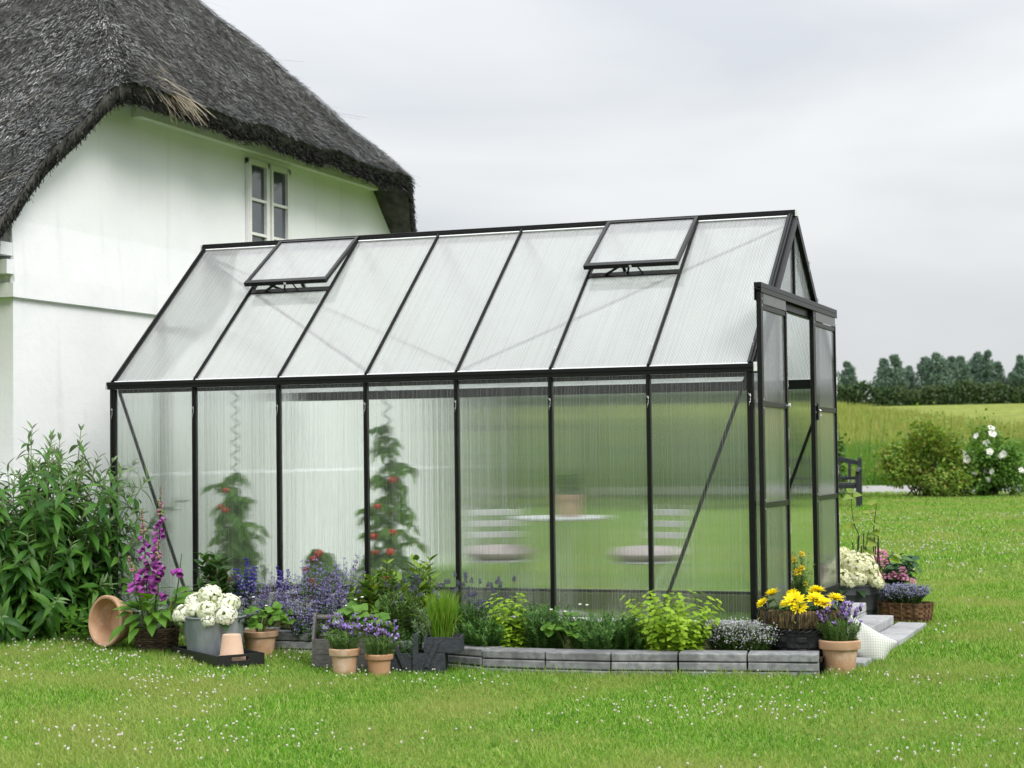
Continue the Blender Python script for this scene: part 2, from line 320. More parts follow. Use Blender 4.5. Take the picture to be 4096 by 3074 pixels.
leafm('bay_dark', [(0.03, 0.085, 0.02), (0.05, 0.12, 0.026), (0.085, 0.17, 0.035)], transl=0.22, rough=0.4)
leafm('lemon_balm', [(0.19, 0.34, 0.022), (0.26, 0.42, 0.03), (0.32, 0.47, 0.045)], transl=0.3)
leafm('mint_leaf', [(0.05, 0.13, 0.03), (0.075, 0.175, 0.04), (0.10, 0.21, 0.055)], transl=0.25)
leafm('rosemary', [(0.05, 0.13, 0.026), (0.085, 0.20, 0.04), (0.13, 0.26, 0.06)], transl=0.2)
leafm('lavender_leaf', [(0.10, 0.17, 0.07), (0.15, 0.225, 0.10), (0.20, 0.27, 0.14)], transl=0.2)
leafm('chive_blade', [(0.09, 0.22, 0.018), (0.13, 0.28, 0.025), (0.18, 0.33, 0.035), (0.26, 0.33, 0.06)], transl=0.3)
leafm('thyme_leaf', [(0.05, 0.10, 0.02), (0.085, 0.15, 0.032), (0.12, 0.19, 0.045)], transl=0.2)
leafm('thyme_flower', [(0.55, 0.52, 0.60), (0.70, 0.68, 0.74), (0.60, 0.56, 0.66)], transl=0.2)
leafm('lilac_flower', [(0.24, 0.23, 0.44), (0.34, 0.33, 0.54), (0.42, 0.40, 0.58)], transl=0.2)
leafm('catmint_flower', [(0.20, 0.18, 0.42), (0.30, 0.28, 0.56), (0.41, 0.38, 0.64), (0.16, 0.12, 0.20), (0.12, 0.10, 0.14)], transl=0.2)
leafm('catmint_leaf', [(0.035, 0.085, 0.022), (0.055, 0.12, 0.03), (0.08, 0.15, 0.04)], transl=0.2)
leafm('salvia_flower', [(0.035, 0.025, 0.20), (0.06, 0.045, 0.34), (0.10, 0.08, 0.48)], transl=0.15)
leafm('lavender_flower', [(0.07, 0.065, 0.12), (0.12, 0.11, 0.20), (0.17, 0.145, 0.30), (0.10, 0.10, 0.12)], transl=0.1)
leafm('stoechas_bract', [(0.25, 0.14, 0.50), (0.33, 0.20, 0.58), (0.42, 0.30, 0.64), (0.55, 0.48, 0.66)], transl=0.3)
leafm('stoechas_head', [(0.05, 0.03, 0.08), (0.09, 0.05, 0.14), (0.13, 0.10, 0.15)], transl=0.0)
leafm('stoechas_leaf', [(0.07, 0.15, 0.03), (0.10, 0.19, 0.04), (0.14, 0.23, 0.06)], transl=0.2)
leafm('sunflower_petal', [(0.80, 0.64, 0.010), (0.84, 0.72, 0.012), (0.86, 0.78, 0.02)], transl=0.25, rough=0.7)
pm('sunflower_disc', (0.05, 0.035, 0.01), (0.16, 0.11, 0.015), scale=90, rough=0.9)
leafm('sunflower_leaf', [(0.04, 0.11, 0.028), (0.06, 0.145, 0.036), (0.085, 0.175, 0.045)], transl=0.25)
leafm('yellow_leaf', [(0.40, 0.36, 0.06), (0.20, 0.28, 0.05)], transl=0.25)
leafm('geranium_pink', [(0.68, 0.27, 0.42), (0.76, 0.38, 0.52), (0.80, 0.50, 0.61)], transl=0.3)
leafm('geranium_leaf', [(0.022, 0.072, 0.026), (0.035, 0.10, 0.034), (0.06, 0.14, 0.045)], transl=0.2)
leafm('kiwi_leaf', [(0.18, 0.28, 0.035), (0.17, 0.25, 0.035), (0.26, 0.33, 0.06), (0.22, 0.36, 0.04)], transl=0.25)
leafm('tomato_leaf', [(0.07, 0.18, 0.03), (0.11, 0.25, 0.04), (0.16, 0.31, 0.06)], transl=0.3)
leafm('tomato_fruit', [(0.50, 0.035, 0.015), (0.58, 0.06, 0.02), (0.45, 0.05, 0.02)], transl=0.0, rough=0.25, spec=0.5)
leafm('white_petal', [(0.78, 0.77, 0.72), (0.84, 0.83, 0.80)], transl=0.3)
leafm('coreopsis', [(0.72, 0.50, 0.015), (0.80, 0.60, 0.02)], transl=0.2)

def gingham():
    m, N, ln, out = nodes_of('gingham')
    t = N('ShaderNodeTexCoord'); s = N('ShaderNodeSeparateXYZ'); ln(t.outputs['Object'], s.inputs[0])
    fs = []
    for ax in ('X', 'Z'):
        a = N('ShaderNodeMath', operation='MULTIPLY'); a.inputs[1].default_value = 110; ln(s.outputs[ax], a.inputs[0])
        f = N('ShaderNodeMath', operation='FRACT'); ln(a.outputs[0], f.inputs[0])
        l = N('ShaderNodeMath', operation='LESS_THAN'); l.inputs[1].default_value = 0.5; ln(f.outputs[0], l.inputs[0]); fs.append(l.outputs[0])
    ad = N('ShaderNodeMath', operation='ADD'); ln(fs[0], ad.inputs[0]); ln(fs[1], ad.inputs[1])
    mu = N('ShaderNodeMath', operation='MULTIPLY'); mu.inputs[1].default_value = 0.5; ln(ad.outputs[0], mu.inputs[0])
    mxx = N('ShaderNodeMix', data_type='RGBA'); mxx.inputs[6].default_value = rgba((0.74, 0.74, 0.71)); mxx.inputs[7].default_value = rgba((0.34, 0.38, 0.31))
    ln(mu.outputs[0], mxx.inputs[0])
    b = N('ShaderNodeBsdfPrincipled'); b.inputs['Roughness'].default_value = 0.95; ln(mxx.outputs[2], b.inputs['Base Color']); ln(b.outputs[0], out.inputs[0])
gingham()

# ------------------------------------------------------------------ mesh helpers
def npmesh(name, V, F, smooth=False):
    """V (n,3), F (m,3) or (m,4) -> mesh"""
    V = np.asarray(V, np.float32); F = np.asarray(F, np.int32)
    me = bpy.data.meshes.new(name)
    k = F.shape[1]
    me.vertices.add(len(V)); me.vertices.foreach_set('co', V.ravel())
    me.loops.add(F.size); me.loops.foreach_set('vertex_index', F.ravel())
    me.polygons.add(len(F)); me.polygons.foreach_set('loop_start', np.arange(0, F.size, k, dtype=np.int32))
    if smooth: me.polygons.foreach_set('use_smooth', np.ones(len(F), bool))
    me.update(calc_edges=True)
    return me

class MB:
    def __init__(s): s.v = []; s.f = []
    def add(s, V, F):
        o = len(s.v); s.v.extend([tuple(map(float, p)) for p in V]); s.f.extend([tuple(int(i) + o for i in q) for q in F]); return s
    def box(s, x0, x1, y0, y1, z0, z1):
        return s.add([(x0, y0, z0), (x1, y0, z0), (x1, y1, z0), (x0, y1, z0), (x0, y0, z1), (x1, y0, z1), (x1, y1, z1), (x0, y1, z1)],
                     [(0, 3, 2, 1), (4, 5, 6, 7), (0, 1, 5, 4), (1, 2, 6, 5), (2, 3, 7, 6), (3, 0, 4, 7)])
    def obox(s, c, ax, ay, az, hx, hy, hz):
        c = Vector(c); ax = Vector(ax).normalized() * hx; ay = Vector(ay).normalized() * hy; az = Vector(az).normalized() * hz
        P = [c + ax * i + ay * j + az * k for k in (-1, 1) for i, j in ((-1, -1), (1, -1), (1, 1), (-1, 1))]
        return s.add(P, [(0, 3, 2, 1), (4, 5, 6, 7), (0, 1, 5, 4), (1, 2, 6, 5), (2, 3, 7, 6), (3, 0, 4, 7)])
    def bar(s, p, q, w, h, up=(0, 0, 1), off=0.0):
        p = Vector(p); q = Vector(q); d = (q - p); L = d.length; d.normalize()
        side = d.cross(Vector(up)).normalized(); u = side.cross(d).normalized()
        c = (p + q) / 2 + u * off
        return s.obox(c, d, side, u, L / 2, w / 2, h / 2)
    def tube(s, pts, r, n=6, cap=True):
        pts = [Vector(p) for p in pts]; m = len(pts)
        rs = r if hasattr(r, '__len__') else [r] * m
        o = len(s.v); ref = None
        for i, p in enumerate(pts):
            d = (pts[min(i + 1, m - 1)] - pts[max(i - 1, 0)])
            if d.length < 1e-9: d = Vector((0, 0, 1))
            d.normalize()
            if ref is None:
                ref = d.cross(Vector((0.31, 0.87, 0.2)))
                if ref.length < 0.1: ref = d.cross(Vector((1, 0, 0)))
            ref = (ref - d * ref.dot(d)).normalized(); b = d.cross(ref)
            for k in range(n):
                a = 2 * PI * k / n
                s.v.append(tuple(p + (ref * math.cos(a) + b * math.sin(a)) * rs[i]))
        for i in range(m - 1):
            for k in range(n):
                s.f.append((o + i * n + k, o + i * n + (k + 1) % n, o + (i + 1) * n + (k + 1) % n, o + (i + 1) * n + k))
        if cap:
            s.f.append(tuple(o + k for k in range(n))[::-1]); s.f.append(tuple(o + (m - 1) * n + k for k in range(n)))
        return s
    def lathe(s, prof, c=(0, 0, 0), n=32, rot=None, wob=None):
        o = len(s.v); m = len(prof)
        for i, (r, z) in enumerate(prof):
            for k in range(n):
                a = 2 * PI * k / n
                rr = r * (1 + (wob(a, z) if wob else 0))
                p = Vector((rr * math.cos(a), rr * math.sin(a), z))
                if rot is not None: p = rot @ p
                s.v.append(tuple(p + Vector(c)))
        for i in range(m - 1):
            for k in range(n):
                s.f.append((o + i * n + k, o + i * n + (k + 1) % n, o + (i + 1) * n + (k + 1) % n, o + (i + 1) * n + k))
        if prof[0][0] > 1e-6 and prof[0] != prof[-1]: s.f.append(tuple(o + k for k in range(n))[::-1])
        if prof[-1][0] > 1e-6 and prof[0] != prof[-1]: s.f.append(tuple(o + (m - 1) * n + k for k in range(n)))
        return s
    def prism(s, poly, axis, a, b):
        """polygon (list of 2-tuples in the two other axes) extruded along axis from a to b"""
        def P(q, t):
            l = list(q); l.insert(axis, t); return tuple(l)
        n = len(poly); V = [P(q, a) for q in poly] + [P(q, b) for q in poly]
        F = [tuple(range(n))[::-1], tuple(range(n, 2 * n))] + [(i, (i + 1) % n, n + (i + 1) % n, n + i) for i in range(n)]
        return s.add(V, F)

def setp(o, label=None, cat=None, group=None, kind=None):
    if label: o['label'] = label
    if cat: o['category'] = cat
    if group: o['group'] = group
    if kind: o['kind'] = kind
    return o

def thing(name, label, cat, loc=(0, 0, 0), group=None):
    o = bpy.data.objects.new(name, None); COL.objects.link(o); o.location = loc; o.empty_display_size = 0.1
    return setp(o, label, cat, group)

def root_loc(o):
    l = Vector((0, 0, 0))
    while o is not None:
        l += o.location; o = o.parent
    return l

def obj(name, src, mat, parent=None, smooth=False, bevel=0.0, world=True, label=None, fixn=True):
    """link an MB (or ready mesh) as one object; MB coordinates are world coordinates unless world=False"""
    if isinstance(src, MB):
        off = root_loc(parent) if (parent is not None and world) else Vector((0, 0, 0))
        me = bpy.data.meshes.new(name)
        me.from_pydata([(a - off.x, b - off.y, c - off.z) for a, b, c in src.v], [], src.f)
        if fixn:
            import bmesh
            bm = bmesh.new(); bm.from_mesh(me); bmesh.ops.recalc_face_normals(bm, faces=bm.faces); bm.to_mesh(me); bm.free()
        if smooth:
            me.polygons.foreach_set('use_smooth', [True] * len(me.polygons))
            me.set_sharp_from_angle(angle=math.radians(40))
    else:
        me = src
    if len(me.materials) == 0 and mat: me.materials.append(MATS[mat])
    o = bpy.data.objects.new(name, me); COL.objects.link(o)
    if parent is not None: o.parent = parent
    if bevel:
        b = o.modifiers.new('bevel', 'BEVEL'); b.width = bevel; b.segments = 2; b.limit_method = 'ANGLE'
    if label: o['label'] = label
    return o

def place(name, me, M, parent):
    o = bpy.data.objects.new(name, me); COL.objects.link(o); o.parent = parent; o.matrix_local = M
    return o

def copy_tree(root, loc, rotz=None):
    r = root.copy(); COL.objects.link(r); r.location = loc
    if rotz is not None: r.rotation_euler = (0, 0, rotz)
    for ch in list(root.children):
        c = ch.copy(); COL.objects.link(c); c.parent = r
        for g in list(ch.children):
            d = g.copy(); COL.objects.link(d); d.parent = c
    return r

# leaf templates: along +X, width Y, normal +Z
def leaf_t(shape='lanc', w=0.16, fold=0.25, curl=0.25, n=4, wav=0.0):
    V = [(0, 0, 0)]
    for i in range(1, n):
        t = i / n
        if shape == 'lanc': ww = math.sin(PI * t ** 0.75)
        elif shape == 'ovate': ww = math.sin(PI * t ** 0.62)
        elif shape == 'obov': ww = math.sin(PI * t ** 1.35)
        elif shape == 'round': ww = math.sqrt(max(0, 1 - (2 * t - 1) ** 2))
        elif shape == 'strap': ww = min(1, 3.2 * (1 - t))
        else: ww = 1
        ww *= w; z = -curl * t * t
        dz = wav * (1 if i % 2 else -1) * w
        V += [(t, -ww, z + fold * ww + dz), (t, 0, z), (t, ww, z + fold * ww - dz)]
    V.append((1, 0, -curl)); F = [(0, 1, 2), (0, 2, 3)]
    for i in range(n - 2):
        a = 1 + 3 * i; b = a + 3
        F += [(a, b, b + 1), (a, b + 1, a + 1), (a + 1, b + 1, b + 2), (a + 1, b + 2, a + 2)]
    a = 1 + 3 * (n - 2); tip = len(V) - 1
    F += [(a, tip, a + 1), (a + 1, tip, a + 2)]
    return np.array(V, float), np.array(F, int)

def octa(l=1.0, w=0.4):
    V = np.array([(0, 0, 0), (l * .45, w, 0), (l * .45, 0, w), (l * .45, -w, 0), (l * .45, 0, -w), (l, 0, 0)], float)
    F = np.array([(0, 2, 1), (0, 3, 2), (0, 4, 3), (0, 1, 4), (5, 1, 2), (5, 2, 3), (5, 3, 4), (5, 4, 1)])
    return V, F

def unit(a):
    a = np.asarray(a, float); return a / np.maximum(np.linalg.norm(a, axis=-1, keepdims=True), 1e-9)

def frames(D, U):
    X = unit(D); Y = unit(np.cross(U, X)); Z = np.cross(X, Y)
    return X, Y, Z

def batch(tpl, P, D, U, S, Wd=None):
    Tv, Tf = tpl; P = np.asarray(P, float); n = len(P)
    X, Y, Z = frames(D, U); S = np.broadcast_to(np.asarray(S, float), (n,)); Wd = S if Wd is None else np.broadcast_to(np.asarray(Wd, float), (n,))
    V = P[:, None, :] + X[:, None, :] * (Tv[None, :, 0] * S[:, None])[..., None] + Y[:, None, :] * (Tv[None, :, 1] * Wd[:, None])[..., None] \
        + Z[:, None, :] * (Tv[None, :, 2] * S[:, None])[..., None]
    F = Tf[None] + (np.arange(n) * len(Tv))[:, None, None]
    return V.reshape(-1, 3), F.reshape(-1, Tf.shape[1])

def join(lst):
    Vs, Fs, o = [], [], 0
    for V, F in lst:
        Vs.append(V); Fs.append(F + o); o += len(V)
    return np.concatenate(Vs), np.concatenate(Fs)

def mats_from(P, D, U, S, Wd=None):
    X, Y, Z = frames(D, U); n = len(P); S = np.broadcast_to(np.asarray(S, float), (n,)); Wd = S if Wd is None else np.broadcast_to(np.asarray(Wd, float), (n,))
    out = []
    for i in range(n):
        M = Matrix.Identity(4)
        for r_ in range(3):
            M[r_][0] = X[i, r_] * S[i]; M[r_][1] = Y[i, r_] * Wd[i]; M[r_][2] = Z[i, r_] * S[i]; M[r_][3] = P[i][r_]
        out.append(M)
    return out

def tplmesh(name, tpl, mat, smooth=True):
    me = npmesh(name, tpl[0], tpl[1], smooth); me.materials.append(MATS[mat]); return me

def leaf_parts(parent, name, tpl, mat, P, D, U, S, Wd=None, limit=300, key=None, rest='foliage'):
    """leaves relative to parent: the nearest `limit` as objects sharing a mesh, the rest as one stuff part"""
    P = np.asarray(P, float); n = len(P); D = np.asarray(D, float); U = np.asarray(U, float)
    S = np.broadcast_to(np.asarray(S, float), (n,)); W2 = S if Wd is None else np.broadcast_to(np.asarray(Wd, float), (n,))
    order = np.argsort(P[:, 1] - 0.25 * P[:, 2] if key is None else key)
    a, b = order[:limit], order[limit:]
    me = tplmesh(name, tpl, mat)
    for M in mats_from(P[a], D[a], U[a], S[a], W2[a]): place(name, me, M, parent)
    if len(b):
        V, F = batch(tpl, P[b], D[b], U[b], S[b], W2[b])
        o = obj(rest, npmesh(rest, V, F, True), mat, parent); o['kind'] = 'stuff'

def mass(parent, name, tpl, mat, P, D, U, S, Wd=None, stuff=True, smooth=True):
    V, F = batch(tpl, P, D, U, S, Wd)
    o = obj(name, npmesh(name, V, F, smooth), mat, parent)
    if stuff: o['kind'] = 'stuff'
    return o

def ss(a, b, t):
    t = np.clip((np.asarray(t, float) - a) / (b - a), 0, 1); return t * t * (3 - 2 * t)

def ground(x, y):
    """height of lawn, path and field"""
    x = np.asarray(x, float); y = np.asarray(y, float)
    z = -0.255 + 0.10 * ss(1.2, 4.2, -x) * (1 - ss(4, 12, y)) + 0.40 * ss(4, 34, y)
    z = z + 0.0415 * np.clip(y - 34, 0, 107) - 0.006 * np.clip(y - 150, 0, 400)
    return z
def gz(x, y): return float(ground(x, y))

# ================================================================== THE GROUND
def sheet(name, xs, ys, mat, dz=0.0):
    X, Y = np.meshgrid(xs, ys); Z = ground(X, Y) + dz
    V = np.stack([X, Y, Z], -1).reshape(-1, 3); nx, ny = len(xs), len(ys)
    i = np.arange(nx - 1)[None] + nx * np.arange(ny - 1)[:, None]
    F = np.stack([i, i + 1, i + 1 + nx, i + nx], -1).reshape(-1, 4)
    o = obj(name, npmesh(name, V, F, True), mat); o['kind'] = 'structure'; return o
xs = np.concatenate([np.linspace(-600, -40, 15), np.linspace(-38, 20, 117), np.linspace(24, 600, 15)])
sheet('lawn', xs, np.concatenate([np.linspace(-120, -10, 12), np.linspace(-9, 27.5, 120)]), 'lawn_ground')
sheet('gravel_path', xs, np.linspace(27.3, 33.6, 18), 'gravel', 0.004)
sheet('field', xs, np.concatenate([np.linspace(33.4, 160, 100), np.linspace(165, 900, 30)]), 'field_crop', 0.008)

# ================================================================== THATCHED COTTAGE
XH = -5.3                    # plane of the gable wall
Y0, Y1 = 0.22, 7.78
house = thing('thatched_cottage', 'white limewashed cottage with a thick grey thatched half-hipped roof', 'house', (XH, 4.0, -0.2))
def smin(a, b, k=0.35):
    h = np.clip(0.5 + 0.5 * (b - a) / k, 0, 1); return b * (1 - h) + a * h - k * h * (1 - h)
def edge_x(y):
    return -5.10 + 0.24 * ss(0.2, 1.5, y) * (1 - ss(5.9, 7.0, y)) + 0.012 * np.sin(y * 5.3) * ss(0.2, 1.2, y)
def roof_top(x, y):
    n = 3.74 + 0.95 * (y - 0.98); f = 3.76 + 0.95 * (6.28 - y); h = 3.80 + 1.08 * (-4.87 - x)
    n = np.where(y < 0.2, n + 0.10 * (0.2 - y) ** 2, n)
    z = smin(smin(n, f, 0.5), h, 0.24)
    return z + 0.022 * np.sin(3.1 * x + 2 * y) * np.sin(2.3 * y - x) + 0.010 * np.sin(9 * y + 4 * x)
def roof_grid():
    ny, nx = 130, 110
    ys = np.linspace(-0.75, 8.75, ny); t = np.linspace(0, 1, nx) ** 1.6
    X = edge_x(ys)[:, None] - t[None] * 10.0; Y = np.repeat(ys[:, None], nx, 1)
    return X, Y, roof_top(X, Y)
RX, RY, RZ = roof_grid()
ny, nx = RX.shape
TH = 0.125
Vt = np.stack([RX, RY, RZ], -1).reshape(-1, 3)
Vb = np.stack([RX - 0.03, RY, RZ - TH * 1.25], -1).reshape(-1, 3)
i = np.arange(nx - 1)[None] + nx * np.arange(ny - 1)[:, None]
Ft = np.stack([i, i + nx, i + nx + 1, i + 1], -1).reshape(-1, 4)
nb = len(Vt)
Fb = Ft[:, ::-1] + nb
e1 = np.arange(ny - 1) * nx; Fe = np.stack([e1, e1 + nb, e1 + nx + nb, e1 + nx], -1)
e2 = np.arange(nx - 1); Fn = np.stack([e2, e2 + 1, e2 + 1 + nb, e2 + nb], -1)
e3 = e2 + nx * (ny - 1); Ff = np.stack([e3, e3 + nb, e3 + 1 + nb, e3 + 1], -1)
off = np.array(house.location)
thatch = obj('thatch_roof', npmesh('thatch_roof', np.concatenate([Vt, Vb]) - off, np.concatenate([Ft, Fb, Fe, Fn, Ff]), True), 'thatch_body', house)
# straw: short reeds lying down the slope
def roof_straw(n, xlo, xhi, ylo, yhi, Lm, Ls, w, lift):
    y = R.uniform(ylo, yhi, n); x = edge_x(y) - (R.uniform(0, 1, n) ** 1.5) * (xhi - xlo)
    z = roof_top(x, y); h = 0.02
    gx = (roof_top(x + h, y) - roof_top(x - h, y)) / (2 * h); gy = (roof_top(x, y + h) - roof_top(x, y - h)) / (2 * h)
    Nn = unit(np.stack([-gx, -gy, np.ones(n)], -1))
    down = unit(np.stack([-gx, -gy, -(gx ** 2 + gy ** 2)], -1))
    down = unit(down + R.normal(0, 0.17, (n, 3)) + Nn * R.normal(lift, 0.10, n)[:, None])
    return np.stack([x, y, z], -1) + Nn * 0.012, down, Nn, np.clip(R.normal(Lm, Ls, n), 0.04, 0.5)
straw_t = (np.array([(0, -.5, 0), (0, .5, 0), (1, .35, 0), (1, -.35, 0)], float), np.array([(0, 3, 2, 1)]))
P1, D1, U1, S1 = roof_straw(205000, 0, 5.0, -0.7, 7.6, 0.044, 0.016, 0.007, 0.22)
s1 = batch(straw_t, P1, D1, U1, S1, R.uniform(0.0035, 0.0075, len(P1)))
# cut ends hanging along the verge and the half-hip eave
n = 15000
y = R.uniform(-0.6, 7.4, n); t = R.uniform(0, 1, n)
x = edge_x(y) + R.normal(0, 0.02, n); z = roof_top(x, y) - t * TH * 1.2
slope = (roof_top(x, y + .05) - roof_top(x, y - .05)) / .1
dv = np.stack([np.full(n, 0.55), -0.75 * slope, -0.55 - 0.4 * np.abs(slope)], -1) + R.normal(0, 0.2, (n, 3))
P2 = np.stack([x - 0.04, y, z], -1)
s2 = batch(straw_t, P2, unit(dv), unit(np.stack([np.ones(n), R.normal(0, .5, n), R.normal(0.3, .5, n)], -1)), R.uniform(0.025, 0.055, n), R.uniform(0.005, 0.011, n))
o = obj('straw_covering', npmesh('straw_covering', s1[0] - off, s1[1]), 'thatch_straw', thatch); o['kind'] = 'stuff'
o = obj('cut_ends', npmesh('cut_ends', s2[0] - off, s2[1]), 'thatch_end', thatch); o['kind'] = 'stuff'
# loose bleached tuft over the corner of the half-hip, and stray stalks
n = 150
y = R.normal(1.62, 0.16, n); x = edge_x(y) - np.abs(R.normal(0.02, 0.14, n)); z = roof_top(x, y) + 0.02
P = np.stack([x, y, z], -1); D = unit(np.stack([R.normal(0.5, .15, n), R.normal(0.35, .22, n), R.normal(-0.75, .15, n)], -1))
a = batch(straw_t, P, D, np.tile((1, 0, .5), (n, 1)), R.uniform(.12, .36, n), R.uniform(.006, .011, n))
n = 260
P, D, U, S = roof_straw(n, 0, 4.5, 0.2, 6.8, .22, .1, .006, .5)
b = batch(straw_t, P, D, U, S, np.full(n, .007))
V, F = join([a, b])
o = obj('loose_straw', npmesh('loose_straw', V - off, F), 'dry_straw', thatch); o['kind'] = 'stuff'

# gable wall up to the underside of the thatch, bands and plinth
def under(y, x=XH): return float(roof_top(np.array(x), np.array(y)) - TH * 1.25) + 0.04
ytop = np.linspace(Y0, Y1, 60)
m = MB(); m.prism([(Y0, -0.5), (Y1, -0.5)] + [(float(q), under(q)) for q in ytop[::-1]], 0, XH - 0.35, XH)
obj('gable_wall', m, 'limewash', house)
m = MB(); m.box(-14.5, XH - 0.352, Y0, Y0 + 0.35, -0.5, 2.42); obj('front_wall', m, 'limewash', house)
m = MB(); m.box(-14.5, XH - 0.352, Y1 - 0.35, Y1, -0.5, 2.42); obj('rear_wall', m, 'limewash', house)
m = MB(); m.prism([(XH - 0.01, 2.13), (XH + 0.032, 2.14), (XH + 0.026, 2.31), (XH - 0.004, 2.75)], 1, Y0 - 0.02, Y1)
obj('string_course', m, 'limewash', house)
m = MB(); m.box(-14.5, XH + 0.033, Y0 - 0.045, Y0 - 0.001, 2.14, 2.24); obj('front_string_course', m, 'limewash', house)
m = MB(); m.box(-14.5, XH + 0.02, Y0 - 0.10, Y0 - 0.001, 2.30, 2.40); obj('corbel', m, 'limewash', house)
m = MB(); m.box(-14.5, XH + 0.01, Y0 - 0.16, Y0 - 0.001, 2.43, 2.52); obj('corbel', m, 'limewash', house)
m = MB(); m.prism([(XH - 0.01, -0.5), (XH + 0.009, -0.5), (XH + 0.009, 0.86), (XH - 0.004, 0.90)], 1, Y0 - 0.05, Y1); obj('plinth', m, 'limewash', house)
m = MB(); m.box(-14.5, XH - 0.012, Y0 - 0.05, Y0 - 0.001, -0.5, 0.85); obj('front_plinth', m, 'limewash', house)
m = MB(); m.box(XH + 0.001, XH + 0.09, 1.75, 6.14, 3.665, 3.80); obj('eaves_board', m, 'white_paint', house, bevel=0.006)
# casement window, two sashes of stacked panes
m = MB()
wz0, wz1 = 2.36, 3.62
for (a0, a1, b0, b1) in ((3.555, 4.355, wz1 - .05, wz1), (3.555, 4.355, wz0, wz0 + .05), (3.555, 3.59, wz0, wz1), (4.30, 4.355, wz0, wz1), (3.915, 3.955, wz0, wz1)):
    m.box(XH + 0.001, XH + 0.035, a0, a1, b0, b1)
win = obj('window', m, 'white_paint', house, bevel=0.004)
rows = (3.565, 3.262, 2.958, 2.655, 2.40)
for (a0, a1) in ((3.597, 3.872), (3.998, 4.272)):
    m = MB()
    m.box(XH + 0.003, XH + 0.047, a0 - .032, a0, wz0 + .03, wz1 - .02); m.box(XH + 0.003, XH + 0.047, a1, a1 + .032, wz0 + .03, wz1 - .02)
    obj('sash', m, 'white_paint', win, bevel=0.003)
    for k in range(4):
        m = MB(); m.box(XH + 0.004, XH + 0.016, a0, a1, rows[k + 1], rows[k]); obj('pane', m, 'window_glass', win)
        if k:
            m = MB(); m.box(XH + 0.018, XH + 0.044, a0, a1, rows[k] - .013, rows[k] + .013); obj('glazing_bar', m, 'white_paint', win, bevel=0.003)

# ================================================================== GREENHOUSE
BAY = 0.62; GL = 7 * BAY; GW = 4 * BAY; HE, HR = 1.489, 2.529
GX = [-GL + i * BAY for i in range(8)]
gh = thing('greenhouse', 'greenhouse with black aluminium frame and ribbed translucent sheets beside the cottage', 'greenhouse', (-GL / 2, GW / 2, -0.25))
BLK = 'black_aluminium'
def gp(name, m, mat=BLK, parent=None, **k): return obj(name, m, mat, parent or gh, **k)
sl = math.atan2(HR - HE, GW / 2)               # roof pitch
nrm = {1: Vector((0, -math.sin(sl), math.cos(sl))), -1: Vector((0, math.sin(sl), math.cos(sl)))}
# footing, floor, sill
m = MB(); m.box(-GL - .03, .03, -.035, .10, -.32, -.035); m.box(-GL - .03, .03, GW - .10, GW + .035, -.32, -.035)
m.box(-GL - .03, -GL + .10, .102, GW - .102, -.32, -.035); m.box(-.10, .03, .102, GW - .102, -.32, -.035); gp('footing', m, 'mossy_footing')
m = MB(); m.box(-GL + .101, -.101, .101, GW - .101, -.30, -.15); gp('floor', m, 'lawn_ground')
for (a, b, c, d) in ((-GL - .02, .02, -.03, .02), (-GL - .02, .02, GW - .02, GW + .03)):
    m = MB(); m.box(a, b, c, d, -.033, -.012); gp('sill', m, BLK)
    if c < 1: m = MB(); m.box(a + .02, b - .03, c - .004, d + .004, -.0115, .008); gp('sill_strip', m, 'white_strip')
for (a, b) in ((-GL - .03, -GL + .02), (-.02, .03)):
    m = MB(); m.box(a, b, .021, GW - .021, -.033, 0.004); gp('sill', m, BLK)
# posts
for x in GX:
    w = .036 if x in (GX[0], GX[-1]) else .024
    for (y, s) in ((0, -1), (GW, 1)):
        m = MB(); m.box(x - w / 2, x + w / 2, min(y + s * .020, y - s * .022), max(y + s * .020, y - s * .022), .0085, HE - .028)
        m.box(x - .004, x + .004, min(y + s * .026, y + s * .0202), max(y + s * .026, y + s * .0202), .0085, HE - .028)
        gp('post', m, bevel=.002)
# wall sheets
for i in range(7):
    for y in (0, GW):
        m = MB(); m.box(GX[i] + .010, GX[i + 1] - .010, y - .004, y + .004, .009, HE - .02); gp('pane', m, 'sheet_wall')
# eaves with gutter lip, ridge
for (y, s) in ((0, -1), (GW, 1)):
    m = MB(); m.box(-GL - .03, .025, min(y + s * .034, y - s * .02), max(y + s * .034, y - s * .02), HE - .027, HE + .016)
    m.box(-GL - .03, .025, min(y + s * .044, y + s * .0342), max(y + s * .044, y + s * .0342), HE - .002, HE + .022)
    gp('eaves_gutter', m, bevel=.002)
    m = MB(); m.box(-GL - .05, -GL - .0305, y + s * .01 - .016, y + s * .01 + .016, HE - .025, HE + .02); gp('gutter_end_cap', m, 'white_strip')
    m = MB(); m.box(.0255, .045, y + s * .01 - .02, y + s * .01 + .02, HE - .025, HE + .03); gp('gutter_end_cap', m, 'white_strip', bevel=.003)
    # inner eaves rail a little lower
    m = MB(); m.box(-GL + .02, -.02, min(y - s * .022, y - s * .05), max(y - s * .022, y - s * .05), HE - .052, HE - .0275); gp('inner_eaves_rail', m)
m = MB(); m.box(-GL - .03, .03, GW / 2 - .030, GW / 2 + .030, HR - .012, HR + .022); m.box(-GL - .03, .03, GW / 2 - .018, GW / 2 + .018, HR + .022, HR + .036)
m.box(-GL - .02, .02, GW / 2 - .008, GW / 2 + .008, HR - .06, HR - .0125); gp('ridge', m, bevel=.003)
for x in (-GL - .038, .038):
    m = MB(); m.box(x - .0075, x + .0075, GW / 2 - .026, GW / 2 + .026, HR - .008, HR + .03); gp('ridge_end_cap', m, 'white_strip')
